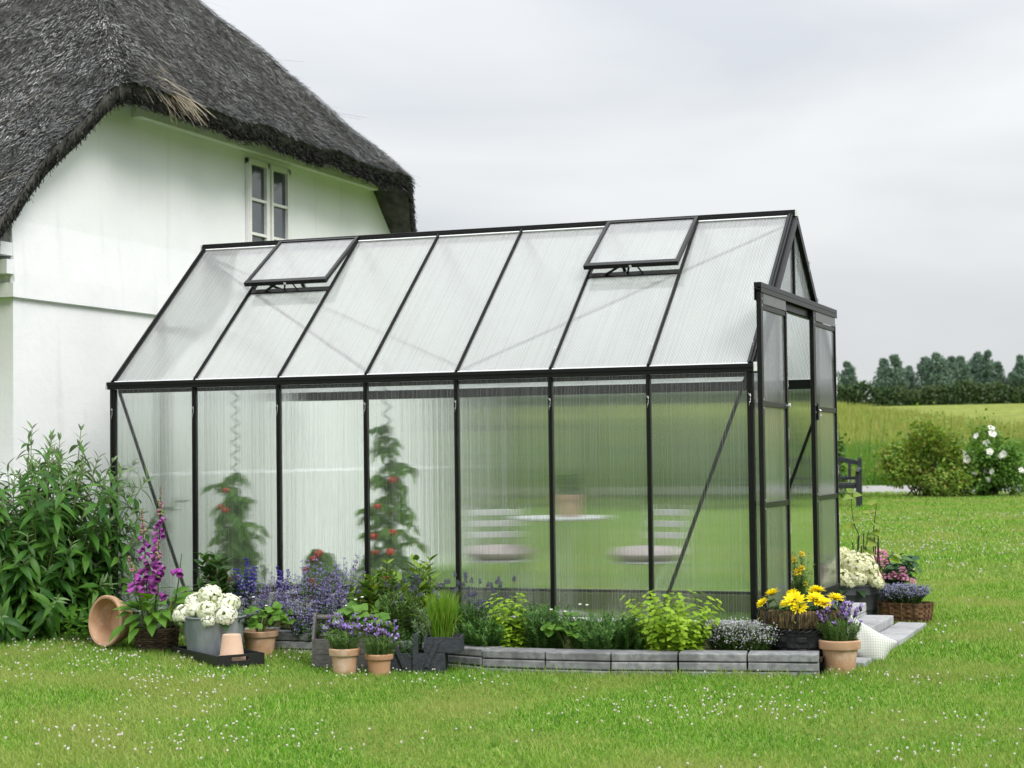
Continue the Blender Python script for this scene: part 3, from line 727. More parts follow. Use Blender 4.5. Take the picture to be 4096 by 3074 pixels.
# roof: glazing bars and sheets, both slopes; bays 2 and 6 of the front slope carry opening vents
def roofp(x, t, s, up=0.0):
    """t = 0 at the eaves, 1 at the ridge; s = 1 front slope, -1 back slope"""
    y = (GW / 2) * t if s == 1 else GW - (GW / 2) * t
    return Vector((x, y, HE + (HR - HE) * t)) + nrm[s] * up
tv = 0.622                                     # cross bar under a vent
def sheet_on(x0, x1, t0, t1, s, up=0.012, th=.004):
    m = MB(); a = [roofp(x0, t0, s, up - th), roofp(x1, t0, s, up - th), roofp(x1, t1, s, up - th), roofp(x0, t1, s, up - th)]
    b = [roofp(x0, t0, s, up + th), roofp(x1, t0, s, up + th), roofp(x1, t1, s, up + th), roofp(x0, t1, s, up + th)]
    m.add(a + b, [(0, 3, 2, 1), (4, 5, 6, 7), (0, 1, 5, 4), (1, 2, 6, 5), (2, 3, 7, 6), (3, 0, 4, 7)]); return m
for s in (1, -1):
    for i, x in enumerate(GX):
        end = x in (GX[0], GX[-1])
        m = MB(); m.bar(roofp(x, 0.01, s, .012), roofp(x, .985, s, .012), .036 if end else .020, .030, up=nrm[s])
        m.bar(roofp(x, 0.01, s, .0315), roofp(x, .985, s, .0315), .009, .008, up=nrm[s])
        gp('rafter', m, bevel=.002)
    for i in range(7):
        vent = s == 1 and i in (1, 5)
        m = sheet_on(GX[i] + .009, GX[i + 1] - .009, .008, tv - .012 if vent else .972, s); gp('pane', m, 'sheet_roof')
        m = MB(); m.bar(roofp(GX[i] + .012, .004, s, .0225), roofp(GX[i + 1] - .012, .004, s, .0225), .012, .008, up=nrm[s]); gp('drip_strip', m, 'white_strip')
        if not vent:
            m = MB(); m.bar(roofp(GX[i] + .012, .974, s, .0225), roofp(GX[i + 1] - .012, .974, s, .0225), .010, .008, up=nrm[s]); gp('ridge_strip', m, 'white_strip')
# vents
for i in (1, 5):
    x0, x1 = GX[i] + .006, GX[i + 1] - .006
    m = MB(); m.bar(roofp(x0, tv, 1, .012), roofp(x1, tv, 1, .012), .045, .022, up=nrm[1]); gp('vent_cross_bar', m, bevel=.002)
    ang = sl - math.radians(6.5); d = Vector((0, -math.cos(ang), -math.sin(ang))); nv = Vector((0, -math.sin(ang), math.cos(ang)))
    hinge = Vector((0, GW / 2 - .02, HR + .012)); Lv = .62
    def vp(x, l, up=.008): return Vector((x, 0, 0)) + hinge + d * l + nv * up
    m = MB(); m.bar(vp(x0, 0), vp(x0, Lv), .024, .026, up=nv); m.bar(vp(x1, 0), vp(x1, Lv), .024, .026, up=nv)
    m.bar(vp(x0 - .012, Lv), vp(x1 + .012, Lv), .040, .030, up=nv); m.bar(vp(x0, .012), vp(x1, .012), .022, .024, up=nv)
    vf = gp('roof_vent', m, bevel=.002)
    m = MB(); a = [vp(x0 + .013, .024, .002), vp(x1 - .013, .024, .002), vp(x1 - .013, Lv - .021, .002), vp(x0 + .013, Lv - .021, .002)]
    b = [p + nv * .008 for p in a]
    m.add(a + b, [(0, 3, 2, 1), (4, 5, 6, 7), (0, 1, 5, 4), (1, 2, 6, 5), (2, 3, 7, 6), (3, 0, 4, 7)]); gp('vent_pane', m, 'sheet_roof', vf)
    xm = (x0 + x1) / 2
    m = MB(); m.bar(vp(xm - .02, Lv - .02, -.01), roofp(xm - .05, tv, 1, .0), .012, .006); m.bar(vp(xm + .02, Lv - .03, -.012), roofp(xm + .12, tv - .02, 1, -.05), .009, .009)
    gp('vent_arm', m, BLK, vf)
    m = MB(); m.bar(vp(xm - .09, Lv - .005, -.012), roofp(x0 + .04, tv, 1, -.02), .016, .010); gp('vent_opener', m, BLK, vf)
    m = MB(); m.obox(vp(xm, Lv + .021, .004), (1, 0, 0), d, nv, .008, .0012, .008); gp('vent_label', m, 'white_strip', vf)
# wind braces: two on the front wall, two on the back, crosses in the roof
def brace(p, q, w=.022, t=.006, up=(0, 1, 0)):
    m = MB(); m.bar(p, q, w, t, up=up); gp('brace', m)
brace((-GL + .03, .030, HE - .05), (-GL + .56, .030, .03)); brace((-.03, .030, HE - .05), (-.575, .030, .03))
brace((-GL + .03, GW - .030, HE - .05), (-GL + .56, GW - .030, .03)); brace((-.03, GW - .030, HE - .05), (-.58, GW - .030, .03))
for s in (1, -1):
    brace(roofp(-.03, .93, s, -.012), roofp(GX[4] + .02, .05, s, -.012), up=nrm[s])
    brace(roofp(-GL + .03, .93, s, -.012), roofp(GX[3] - .02, .05, s, -.012), up=nrm[s])
# gable ends
def gable(x, out, front):
    yt = lambda y: HE + (HR - HE) * (y / (GW / 2) if y <= GW / 2 else (GW - y) / (GW / 2))
    x0, x1 = x - .004, x + .004
    for s in (1, -1):                        # deep end rafters
        m = MB(); m.bar(roofp(x + out * .028, .0, s, -.018), roofp(x + out * .028, .985, s, -.018), .026, .050, up=nrm[s]); gp('gable_rafter', m, bevel=.002)
    zd = 1.90
    yA, yB = .62, 1.86
    ys = [yA, yB]
    for y in ys:
        m = MB(); m.box(x - .018, x + .020, y - .014, y + .014, .006, (zd if front else yt(y) - .045)); gp('gable_post', m, bevel=.002)
    m = MB(); m.box(x - .016, x + .018, GW / 2 - .012, GW / 2 + .012, (zd + .02 if front else .006), HR - .062); gp('gable_post', m, bevel=.002)
    hy = (zd - HE) / (HR - HE) * (GW / 2)
    m = MB(); m.box(x - .015, x + .017, hy + .02, GW - hy - .02, zd - .018, zd + .018); gp('gable_rail', m)
    polys = [[(.02, .006), (yA - .01, .006), (yA - .01, min(zd, yt(yA) - .03)), (hy * .9, min(zd, yt(hy * .9)) - .03), (.02, HE - .02)],
             [(yB + .01, .006), (GW - .02, .006), (GW - .02, HE - .02), (GW - hy * .9, min(zd, yt(hy * .9)) - .03), (yB + .01, min(zd, yt(yB) - .03))],
             [(hy + .03, zd + .01), (GW / 2 - .01, zd + .01), (GW / 2 - .01, HR - .03)],
             [(GW / 2 + .01, zd + .01), (GW - hy - .03, zd + .01), (GW / 2 + .01, HR - .03)]]
    if not front:
        polys += [[(yA + .012, .006), (GW / 2 - .01, .006), (GW / 2 - .01, zd - .01), (yA + .012, zd - .01)], [(GW / 2 + .01, .006), (yB - .012, .006), (yB - .012, zd - .01), (GW / 2 + .01, zd - .01)]]
    for p in polys:
        m = MB(); m.prism(p, 0, x0, x1); gp('pane', m, 'sheet_gable')
gable(0.0, 1, True); gable(-GL, -1, False)
# door track and two sliding doors pushed apart
XD = .058
m = MB(); m.box(XD - .020, XD + .024, -.035, 2.34, 1.955, 1.985); m.box(XD + .018, XD + .024, -.035, 2.34, 1.925, 1.954); m.box(XD - .020, XD - .014, -.035, 2.34, 1.88, 1.954)
gp('door_track', m, bevel=.002)
m = MB(); m.box(.031, XD - .0005, -.02, GW + .02, -.10, -.035); gp('door_threshold', m, 'bare_aluminium')
clipm = MB()
clipm.tube([(0, 0, .034), (0.006, .004, .018), (0, .001, .008), (0.003, .001, 0), (0, .001, -.008), (0.006, -.004, -.018), (0, -.006, -.034)], .0014, n=4)
clipm.tube([(0, -.010, .036), (0, 0.002, .018)], .0013, n=4)
clip_me = bpy.data.meshes.new('glazing_clip'); clip_me.from_pydata(clipm.v, [], clipm.f); clip_me.materials.append(MATS['bare_aluminium'])
def clip(p, rz, parent=gh):
    o = bpy.data.objects.new('glazing_clip', clip_me); COL.objects.link(o); o.parent = parent
    o.location = Vector(p) - root_loc(parent); o.rotation_euler = (0, 0, rz)
def door(y0, y1, lock):
    zb, zt = .03, 1.86
    m = MB()
    wl_, wr_ = (.050, .030) if not lock else (.072, .022)
    m.box(XD - .012, XD + .016, y0, y0 + wl_, zb, zt + .07); m.box(XD - .012, XD + .016, y1 - wr_, y1, zb, zt + .02)
    df = gp('sliding_door', m, bevel=.002)
    for z, h in ((zb + .02, .04), (.68, .034), (1.275, .034), (zt - .015, .030)):
        m = MB(); m.box(XD - .010, XD + .013, y0 + wl_, y1 - wr_, z - h / 2, z + h / 2); gp('rail', m, BLK, df, bevel=.002)
    zz = [zb + .04, .663, .697, 1.258, 1.292, zt - .03]
    for k in range(3):
        m = MB(); m.box(XD - .004, XD + .003, y0 + wl_, y1 - wr_, zz[2 * k], zz[2 * k + 1]); gp('door_pane', m, 'sheet_gable', df)
    m = MB(); m.box(XD + .0145, XD + .0175, y0 + wl_ + .005, y1 - wr_ - .005, zt + .003, zt + .088); gp('hanger_plate', m, 'hanger', df)
    for (yy, z) in ((y0 + .03, 1.30), (y0 + .03, 1.25), (y0 + .03, .71), (y0 + .03, .66), (y0 + .03, zt + .03), (y0 + .03, zt - .01), (y1 - .012, zt - .01)):
        m = MB(); m.lathe([(.0055, 0), (.0055, .003), (0.001, .004)], n=8, rot=Matrix.Rotation(PI / 2, 3, 'Y'), c=(XD + .0162, yy, z)); gp('rivet', m, 'bare_aluminium', df)
    for z in (1.62, 1.42, 1.10, .86, .52, .22): clip((XD + .018, y1 - wr_ * .5 - .004, z), 0, df)
    if lock:
        m = MB(); m.box(XD + .0165, XD + .028, y0 + .048, y0 + .078, 1.20, 1.31); gp('lock', m, BLK, df, bevel=.002)
        m = MB(); m.tube([(XD + .03, y0 + .072, 1.268), (XD + .042, y0 + .078, 1.262)], .004, n=6); m.tube([(XD + .036, y0 + .080, 1.262), (XD + .037, y0 + .088, 1.238), (XD + .036, y0 + .082, 1.225)], .0035, n=5)
        m.tube([(XD + .036, y0 + .082, 1.235), (XD + .034, y0 + .094, 1.195)], .003, n=5); gp('key', m, 'bare_aluminium', df)
    else:
        m = MB(); m.lathe([(.006, 0), (.006, .012), (.016, .014), (.017, .022), (.012, .026), (.001, .026)], n=14, rot=Matrix.Rotation(PI / 2, 3, 'Y'), c=(XD + .013, y1 - .045, 1.275)); gp('knob', m, 'bare_aluminium', df, smooth=True)
pm('hanger', (0.10, 0.10, 0.105), (0.13, 0.13, 0.135), scale=12, rough=0.35, spec=0.5)
door(-.015, .70, False); door(1.53, 2.32, True)
for x in GX: clip((x + .004, -.028, 1.30), -PI / 2)
for x in GX[1:]: clip(roofp(x - .004, .10, 1, .038), -PI / 2)
for z in (2.24, 2.05): clip((.022, GW / 2 + .005, z), 0)
for t in (.72, .5): clip(roofp(.045, t, -1, -.018), 0)

# ================================================================== PAVING, BED
def block_mesh(name, l, d, h, mat):
    m = MB(); m.box(-l / 2, l / 2, -d / 2, d / 2, -h / 2, h / 2)
    me = bpy.data.meshes.new(name); me.from_pydata(m.v, [], m.f); me.materials.append(MATS[mat]); return me
def put_block(name, me, c, rz, parent, sx=1.0, tilt=0.0):
    o = bpy.data.objects.new(name, me); COL.objects.link(o); o.parent = parent
    o.location = Vector(c) - root_loc(parent); o.rotation_euler = (tilt, R.normal(0, .004), rz); o.scale = (sx, 1, 1)
    b = o.modifiers.new('bevel', 'BEVEL'); b.width = .007; b.segments = 2
    return o
edging = thing('block_edging', 'low grey concrete block edging in three courses around the herb bed', 'garden wall', (-1.3, -.6, -.25))
joints = [(-3.30, -.50), (-2.93, -.56), (-2.56, -.55), (-2.18, -.52), (-1.80, -.57), (-1.434, -.700), (-1.045, -.715), (-.664, -.685), (-.298, -.602), (.078, -.530), (.468, -.462)]
bh = .050
bmw = block_mesh('block', 1.0, .19, bh - .005, 'concrete')
for i in range(len(joints) - 1):
    a = np.array(joints[i]); b = np.array(joints[i + 1]); d = b - a; L = np.linalg.norm(d); d /= L; nrm2 = np.array([-d[1], d[0]])
    for k in range(3):
        c = (a + b) / 2 + nrm2 * (.095 + R.normal(0, .003)); z = gz(c[0], c[1]) - .016 + bh * (k + .5)
        put_block('block', bmw, (c[0], c[1], z), math.atan2(d[1], d[0]) + R.normal(0, .006), edging, (L - .009))
steps = thing('block_steps', 'light grey concrete block steps beside the greenhouse doors', 'steps', (.3, 1.4, -.25))
bms = block_mesh('slab', .198, 1.0, .062, 'concrete_light')
def row(x, y0, n, ztop, lenb=.424, courses=1):
    for k in range(n):
        for q in range(courses):
            o = put_block('slab', bms, (x + R.normal(0, .003), y0 + lenb * (k + .5), ztop - .031 - q * .064), R.normal(0, .006), steps)
            o.scale = (1, lenb - .011, 1)
row(.52, .07, 6, -.222); row(.32, .30, 5, -.158, courses=2); row(.125, .32, 5, -.078, .43, courses=2)
# soil of the herb bed
m = MB(); top = [(-3.3, -.40), (-2.9, -.45), (-2.2, -.43), (-1.8, -.46), (-1.4, -.60), (-1.0, -.61), (-.6, -.58), (-.28, -.50), (.08, -.43), (.46, -.36)]
V = []; 
for (x, y) in top:
    zt = gz(x, y) + .10
    for j in range(7):
        yy = y + (-.036 - y) * j / 6; V.append((x, yy, zt + R.normal(0, .008) - .01))
F = [(i * 7 + j, (i + 1) * 7 + j, (i + 1) * 7 + j + 1, i * 7 + j + 1) for i in range(len(top) - 1) for j in range(6)]
m.add(V, F); o = obj('soil_bed', m, 'soil', smooth=True); o['kind'] = 'structure'
m = MB(); m.box(-.02, .42, -.33, .07, -.30, -.187); o = obj('soil_corner', m, 'soil'); o['kind'] = 'structure'
BZ = lambda x, y: gz(x, y) + .085

# ================================================================== PLANT KIT
def shoots(n, base, br, h, spread, hvar=.15, bow=.25, m=8, arc=None):
    """n curved stems from a disc of radius br; tips spread outward; returns (n,m,3) relative to 0"""
    a = R.uniform(0, 2 * PI, n) if arc is None else R.uniform(arc[0], arc[1], n)
    rr = np.sqrt(R.uniform(0, 1, n)); H = h * (1 - hvar * R.uniform(0, 1, n) * (0.4 + rr))
    bx = np.stack([np.cos(a), np.sin(a)], -1)
    b0 = bx * (rr * br)[:, None]; tip = bx * (rr * spread)[:, None] + R.normal(0, spread * .08, (n, 2))
    t = np.linspace(0, 1, m); e = t ** (1 + bow * 2)
    XY = b0[:, None] + (tip - b0)[:, None] * e[None, :, None]
    Z = H[:, None] * (t[None] ** (1.0) - bow * .25 * (t[None] ** 3) * rr[:, None])
    P = np.concatenate([XY, Z[..., None]], -1)
    P[:, 1:, :2] += R.normal(0, .004, (n, m - 1, 2))
    return P + np.array(base)
def at(P, i, t):
    """point and tangent on stems i at parameter t (arrays)"""
    m = P.shape[1]; f = np.clip(t * (m - 1), 0, m - 1.001); k = f.astype(int); w = (f - k)[:, None]
    return P[i, k] * (1 - w) + P[i, k + 1] * w, unit(P[i, k + 1] - P[i, k])
def nodes_leaves(P, t0, t1, n, per=2, elev=.5, jit=.25, decus=True):
    """leaf positions, directions, normals around the stems; elev = upward share of the leaf direction"""
    S = P.shape[0]; out_p, out_d, out_u, out_t = [], [], [], []
    ph = R.uniform(0, 2 * PI, S)
    for q in range(n):
        t = np.clip(t0 + (t1 - t0) * (q + R.uniform(-.25, .25, S)) / max(n - 1, 1), .02, .995); p, d = at(P, np.arange(S), t)
        s1 = unit(np.cross(d, np.tile((.13, .31, .94), (S, 1)))); s2 = np.cross(d, s1)
        for w in range(per):
            a = ph + (PI / 2 if decus and q % 2 else 0) + w * 2 * PI / per + R.normal(0, jit, S)
            o = s1 * np.cos(a)[:, None] + s2 * np.sin(a)[:, None]
            el = elev + R.normal(0, jit * .6, S)
            dd = unit(o * 1.0 + d * el[:, None]); out_p.append(p); out_d.append(dd); out_u.append(unit(d - o * 0.2 + np.array((0, 0, .35)))); out_t.append(t)
    return map(np.concatenate, (out_p, out_d, out_u, out_t))
def stems_part(parent, P, r0, mat, name='stems', n=4, taper=.5):
    m = MB(); k = P.shape[1]
    for s in P: m.tube(s, [r0 * (1 - (1 - taper) * j / (k - 1)) for j in range(k)], n=n, cap=False)
    return obj(name, m, mat, parent, world=False, smooth=True, fixn=False)
LANC = leaf_t('lanc', .13, .3, .30, 5); OV = leaf_t('ovate', .30, .22, .22, 4); OVN = leaf_t('ovate', .24, .3, .15, 4)
NEEDLE = leaf_t('lanc', .09, .2, .05, 2); NEEDLE = (np.array([(0, 0, 0), (.5, -.07, .01), (.5, .07, .01), (1, 0, -.03)], float), np.array([(0, 1, 2), (1, 3, 2)]))
ELL = leaf_t('lanc', .22, .25, .12, 4); RND = leaf_t('round', .46, .12, .12, 5); LOBE = leaf_t('obov', .40, .28, .2, 5, wav=.05)
FLO = octa(1, .38)
DIA = (np.array([(0, 0, 0), (.45, -.26, .05), (.45, .26, .05), (1, 0, -.08)], float), np.array([(0, 1, 2), (1, 3, 2)]))
def spikes(parent, name, P, t0, n, size, rad, mat, tpl=FLO, droop=.2, wsc=1.0):
    S = P.shape[0]; i = np.repeat(np.arange(S), n); t = t0 + (1 - t0) * R.uniform(0, 1, len(i))
    p, d = at(P, i, t); a = R.uniform(0, 2 * PI, len(i)); s1 = unit(np.cross(d, np.tile((.13, .31, .94), (len(i), 1)))); s2 = np.cross(d, s1)
    o = s1 * np.cos(a)[:, None] + s2 * np.sin(a)[:, None]; tt = (t - t0) / (1 - t0)
    k = rad * (1.15 - .75 * tt)
    return mass(parent, name, tpl, mat, p + o * (k * R.uniform(.1, .9, len(i)))[:, None], unit(o + d * (.5 - droop)), d, size * R.uniform(.7, 1.25, len(i)) * (1.1 - .4 * tt), None if wsc == 1 else size * wsc)

# ================================================================== CONTAINERS
def pot_prof(r, h, base=.70, rim=.24, lip=.010, th=.012):
    rb = r * base; rk = rb + (r - lip - rb) * (1 - rim); hk = h * (1 - rim)
    return [(rb * .6, 0), (rb, .002), (rb + (rk - rb) * .5, hk * .5), (rk, hk), (r - .002, hk + .003), (r, hk + .008), (r + .002, h - .006), (r - .003, h), (r - th, h), (r - th - .004, h - .03), (rk - th - .004, hk * .8), (0.001, hk * .8)]
def terracotta_pot(label, x, y, r, h, z=None, mat='terracotta', group=None, soil=True, rim=.24, base=.70):
    z = gz(x, y) - .004 if z is None else z
    t = thing('terracotta_pot', label, 'pot', (x, y, z), group)
    m = MB(); m.lathe(pot_prof(r, h, rim=rim, base=base), n=40); obj('pot_body', m, mat, t, smooth=True, world=False)
    if soil:
        m = MB(); m.lathe([(r - .020, h - .022), (r * .5, h - .012), (.001, h - .010)], n=24); obj('soil', m, 'soil', t, smooth=True, world=False)
    return t, z + h
def wicker(parent, mat, prof, rows, ns, thick, amp, sq=None, rim=True, band=False):
    """woven rods around upright stakes; prof(t) -> radius; sq -> rectangle (hx, hy)"""
    nseg = ns * 4
    def ring(t, par, a, extra=0.0):
        r = prof(t) + amp * math.cos(ns / 2 * a + (PI if par else 0)) + extra
        if sq:
            c, s = math.cos(a), math.sin(a); k = (abs(c) ** 5 + abs(s) ** 5) ** (-1 / 5.0); return (c * k * sq[0] * r, s * k * sq[1] * r)
        return (math.cos(a) * r, math.sin(a) * r)
    H = rows * thick
    for q in range(rows):
        m = MB(); zc = (q + .5) * thick; V = []; F = []
        hh = thick * (.47 if band else .52); tt = thick * (.06 if band else .42)
        for k in range(nseg):
            a = 2 * PI * k / nseg
            sec = ((0, -hh), (tt, -hh * .6), (tt, hh * .6), (0, hh), (-tt, hh * .6), (-tt, -hh * .6))
            for (dr, dz) in sec:
                px, py = ring((q + .5) / rows, q % 2, a, dr * (1 if not sq else 1)); V.append((px, py, zc + dz + R.normal(0, .0006)))
        for k in range(nseg):
            for j in range(6):
                F.append((k * 6 + j, ((k + 1) % nseg) * 6 + j, ((k + 1) % nseg) * 6 + (j + 1) % 6, k * 6 + (j + 1) % 6))
        m.add(V, F); obj('woven_band' if band else 'woven_rod', m, mat, parent, smooth=not band, world=False)
    m = MB()
    for k in range(ns):
        a = 2 * PI * (k + .0) / ns * 1.0
        pts = [(*ring(t, 0, a, -.001), t * H * 1.02) for t in (0, .5, 1)]
        if band:
            b0 = [Vector(p) for p in pts]; w = 2 * PI * prof(.5) / ns * .42; tg = Vector((-math.sin(a), math.cos(a), 0))
            for u_, v_ in zip(b0[:-1], b0[1:]): m.add([u_ - tg * w, u_ + tg * w, v_ + tg * w, v_ - tg * w], [(0, 1, 2, 3)])
        else: m.tube(pts, thick * .3, n=5)
    obj('stakes', m, mat, parent, world=False)
    m = MB(); m.lathe([(prof(0) * (1 if not sq else .5) * .96, .004), (.001, .006)], n=24); 
    if not sq: obj('base', m, mat, parent, world=False)
    return H

# ---- lying terracotta bowl and grey pot behind it
bx, by = -3.80, -.86
bowl = thing('terracotta_bowl', 'large empty terracotta bowl tipped on its side by the leafy bush', 'pot', (bx, by, gz(bx, by) + .006))
ax = Vector((-.30, -.95, .10)).normalized(); rq = ax.to_track_quat('Z', 'Y').to_matrix()
m = MB(); rb = .146
prof = [(.086, -.085), (.102, -.083), (.134, -.03), (rb, .02), (rb + .010, .024), (rb + .012, .055), (rb + .004, .062), (rb - .008, .060), (rb - .014, .03), (.118, -.03), (.09, -.066), (.001, -.068)]
m.lathe(prof, n=44, rot=rq, c=(0, 0, .160)); obj('bowl_body', m, 'terracotta', bowl, smooth=True, world=False)
gp_x, gp_y = -3.60, -.66
t = thing('grey_pot', 'pale stained grey pot lying behind the tipped terracotta bowl', 'pot', (gp_x, gp_y, gz(gp_x, gp_y)))
rq2 = Vector((-.72, .35, .55)).normalized().to_track_quat('Z', 'Y').to_matrix()
m = MB(); m.lathe([(.06, 0), (.085, .002), (.098, .07), (.112, .15), (.12, .152), (.12, .17), (.108, .17), (.10, .15), (.08, .02), (.001, .02)], n=36, rot=rq2, c=(.06, -.02, .08)); obj('pot_body', m, 'zinc', t, smooth=True, world=False)

# ---- foxglove in a dark wicker basket
fx, fy = -3.50, -.84
t = thing('wicker_basket', 'round dark willow basket under the purple foxglove', 'basket', (fx, fy, gz(fx, fy) - .004))
Hf = wicker(t, 'dark_wicker', lambda q: .118 + .012 * q, 11, 22, .0135, .004)
m = MB(); m.lathe([(.118, Hf - .02), (.001, Hf - .01)], n=20); obj('soil', m, 'soil', t, world=False)
FZ = gz(fx, fy) + Hf
fg = thing('foxglove', 'tall foxglove with spires of purple bells planted in the round dark basket', 'plant', (fx, fy, FZ - .015))
def bell_mesh():
    pr = [(.004, 0), (.010, .004), (.0125, .014), (.0125, .024), (.0135, .034), (.0175, .043), (.020, .047), (.0165, .046), (.0125, .036), (.0115, .024), (.009, .010), (.001, .008)]
    m = MB(); m.lathe(pr, n=12, rot=Matrix.Rotation(PI / 2, 3, 'Y')); me = bpy.data.meshes.new('bell'); me.from_pydata(m.v, [], m.f); me.polygons.foreach_set('use_smooth', [True] * len(me.polygons)); me.materials.append(MATS['fox_bell']); return me
bell_me = bell_mesh()
spires = [((-.015, -.01), (.045, -.02), .86, 28, .26), ((-.06, .0), (-.105, .0), .72, 17, .34), ((-.05, -.05), (-.15, -.07), .44, 8, .55), ((.02, -.04), (.05, -.06), .54, 6, .58), ((.08, .02), (.20, -.04), .46, 2, .80)]
SP = []
for (b0, b1, h, nb_, t0) in spires:
    tq = np.linspace(0, 1, 9)
    SP.append(np.stack([b0[0] + (b1[0] - b0[0]) * tq + .01 * np.sin(3 * tq), b0[1] + (b1[1] - b0[1]) * tq, h * tq], -1))
SP = np.array(SP); stems_part(fg, SP, .006, 'green_stem', 'flower_stem', n=6, taper=.35)
for si, (b0, b1, h, nb_, t0) in enumerate(spires):
    for q in range(nb_):
        tt = t0 + (0.80 - t0) * (q / max(nb_, 1)) * 1.02; p, d = at(SP, np.array([si]), np.array([tt])); a = -PI / 2 + R.uniform(-1.9, 1.9) if R.rand() < .85 else R.uniform(0, 2 * PI)
        o = np.array((math.cos(a), math.sin(a), -.45 - .25 * R.rand())); s = (1.16 - .5 * (tt - t0) / (.82 - t0)) * R.uniform(.92, 1.1)
        M = mats_from(p + o * .006, [unit(o)], [(0, 0, 1)], [s])[0]; place('bell', bell_me, M, fg)
P = SP[:4]; S = 4; i = np.repeat(np.arange(S), 34); tt = R.uniform(.80, 1, len(i)); p, d = at(P, i, tt); a = R.uniform(0, 2 * PI, len(i))
o = np.stack([np.cos(a), np.sin(a), -.1 + (tt - .8) * 2], -1); mass(fg, 'buds', FLO, 'fox_bud', p, unit(o), d, .020 * (1.15 - (tt - .8) * 4) + .006)
# basal leaves
n = 70; a = R.uniform(-2.5, 2.6, n); Pp = np.stack([.05 * np.cos(a), .05 * np.sin(a), R.uniform(0, .05, n)], -1); el = R.uniform(-.05, 2.4, n)
D = unit(np.stack([np.cos(a), np.sin(a), el], -1)); st = []
Lp = R.uniform(.05, .20, n); P2_ = Pp + D * Lp[:, None]; st = np.stack([Pp, Pp + D * (Lp * .5)[:, None], P2_], 1); stems_part(fg, st, .0032, 'pale_stem', 'leaf_stalk')
D2 = unit(D + np.array((0, 0, -.55))); leaf_parts(fg, 'leaf', leaf_t('ovate', .27, .16, .34, 6, wav=.05), 'fox_leaf', P2_, D2, np.tile((0, -.5, 1.), (n, 1)) + D * .3, R.uniform(.08, .15, n))
n = 26; i = R.randint(0, 4, n); p, d = at(SP, i, R.uniform(.12, .45, n)); a = R.uniform(0, 2 * PI, n); D = unit(np.stack([np.cos(a), np.sin(a), np.full(n, .25)], -1))
leaf_parts(fg, 'leaf', LANC, 'fox_leaf', p, D, np.tile((0, 0, 1.), (n, 1)), R.uniform(.07, .13, n), R.uniform(.12, .2, n))

# ---- black tray with hand holes, zinc tub, hydrangea, upturned pot
tz = -.193; tu = Vector((.80, -.60, 0)); tvv = Vector((.60, .80, 0)); tF = Vector((-2.80, -1.345, tz))
TL, TW, THt = .66, .30, .066
tray = thing('wooden_tray', 'black wooden tray with oblong hand holes lying on the lawn', 'tray', tF - tu * TL / 2 + tvv * TW / 2)
def tbox(a0, a1, b0, b1, z0, z1):
    m = MB(); c = tF - tu * (a0 + a1) / 2 + tvv * (b0 + b1) / 2 + Vector((0, 0, (z0 + z1) / 2)); m.obox(c, tu, tvv, (0, 0, 1), (a1 - a0) / 2, (b1 - b0) / 2, (z1 - z0) / 2); return m
obj('tray_bottom', tbox(.0, TL, .0, TW, 0, .010), 'black_wood', tray)
obj('side_board', tbox(0, TL, 0, .012, .0102, THt), 'black_wood', tray, bevel=.002); obj('side_board', tbox(0, TL, TW - .012, TW, .0102, THt), 'black_wood', tray, bevel=.002)
for a0 in (0, TL - .012):
    hw, z0, z1 = .055, .030, .052; b0, b1 = .0125, TW - .0125; mid = TW / 2
    outer = [(b0, .0102), (b1, .0102), (b1, THt), (b0, THt)]
    m = MB(); pts = []
    ring_o = []; ring_i = []
    for k in range(24):
        a = 2 * PI * k / 24; cx_ = mid + (hw - .011) * (1 if math.cos(a) > 0 else -1) + .011 * math.cos(a); cz_ = .041 + .011 * math.sin(a); ring_i.append((cx_, cz_))
        dx_, dz_ = cx_ - mid, cz_ - .041
        sxx = ((b1 - b0) / 2) / max(abs(dx_), 1e-6); szz = ((THt - .041) if dz_ > 0 else (.041 - .0102)) / max(abs(dz_), 1e-6); s_ = min(sxx, szz); ring_o.append((mid + dx_ * s_, .041 + dz_ * s_))
    V = [];
    for aa in (a0, a0 + .012):
        for (b_, z_) in ring_o + ring_i: V.append(tuple(tF - tu * aa + tvv * b_ + Vector((0, 0, z_))))
    F = []
    for k in range(24):
        k2 = (k + 1) % 24
        F += [(k, k2, 24 + k2, 24 + k), (48 + k, 72 + k, 72 + k2, 48 + k2), (24 + k, 24 + k2, 72 + k2, 72 + k), (k, 48 + k, 48 + k2, k2)]
    m.add(V, F); obj('end_board', m, 'black_wood', tray)
def rect_corner_fill(): pass
hx, hy = -3.035, -.955; hz = tz + .012
tub = thing('zinc_tub', 'weathered zinc tub with side handles standing on the black tray', 'tub', (hx, hy, hz))
fac = lambda a, z: .010 * abs(math.sin(8 * a))
m = MB(); m.lathe([(.10, 0), (.150, .002), (.170, .12), (.188, .235), (.194, .238), (.196, .244), (.192, .249), (.184, .246), (.178, .21), (.001, .20)], n=60, wob=fac); obj('tub_body', m, 'zinc', tub, smooth=True, world=False)
for s in (-1, 1):
    m = MB(); m.tube([(s * .190, -.045, .225), (s * .225, -.045, .245), (s * .238, -.02, .252), (s * .238, .02, .252), (s * .225, .045, .245), (s * .190, .045, .225)], .0045, n=6); m.tube([(s * .239, -.028, .252), (s * .239, .028, .252)], .010, n=8); obj('handle', m, 'dark_zinc', tub, world=False, smooth=True)
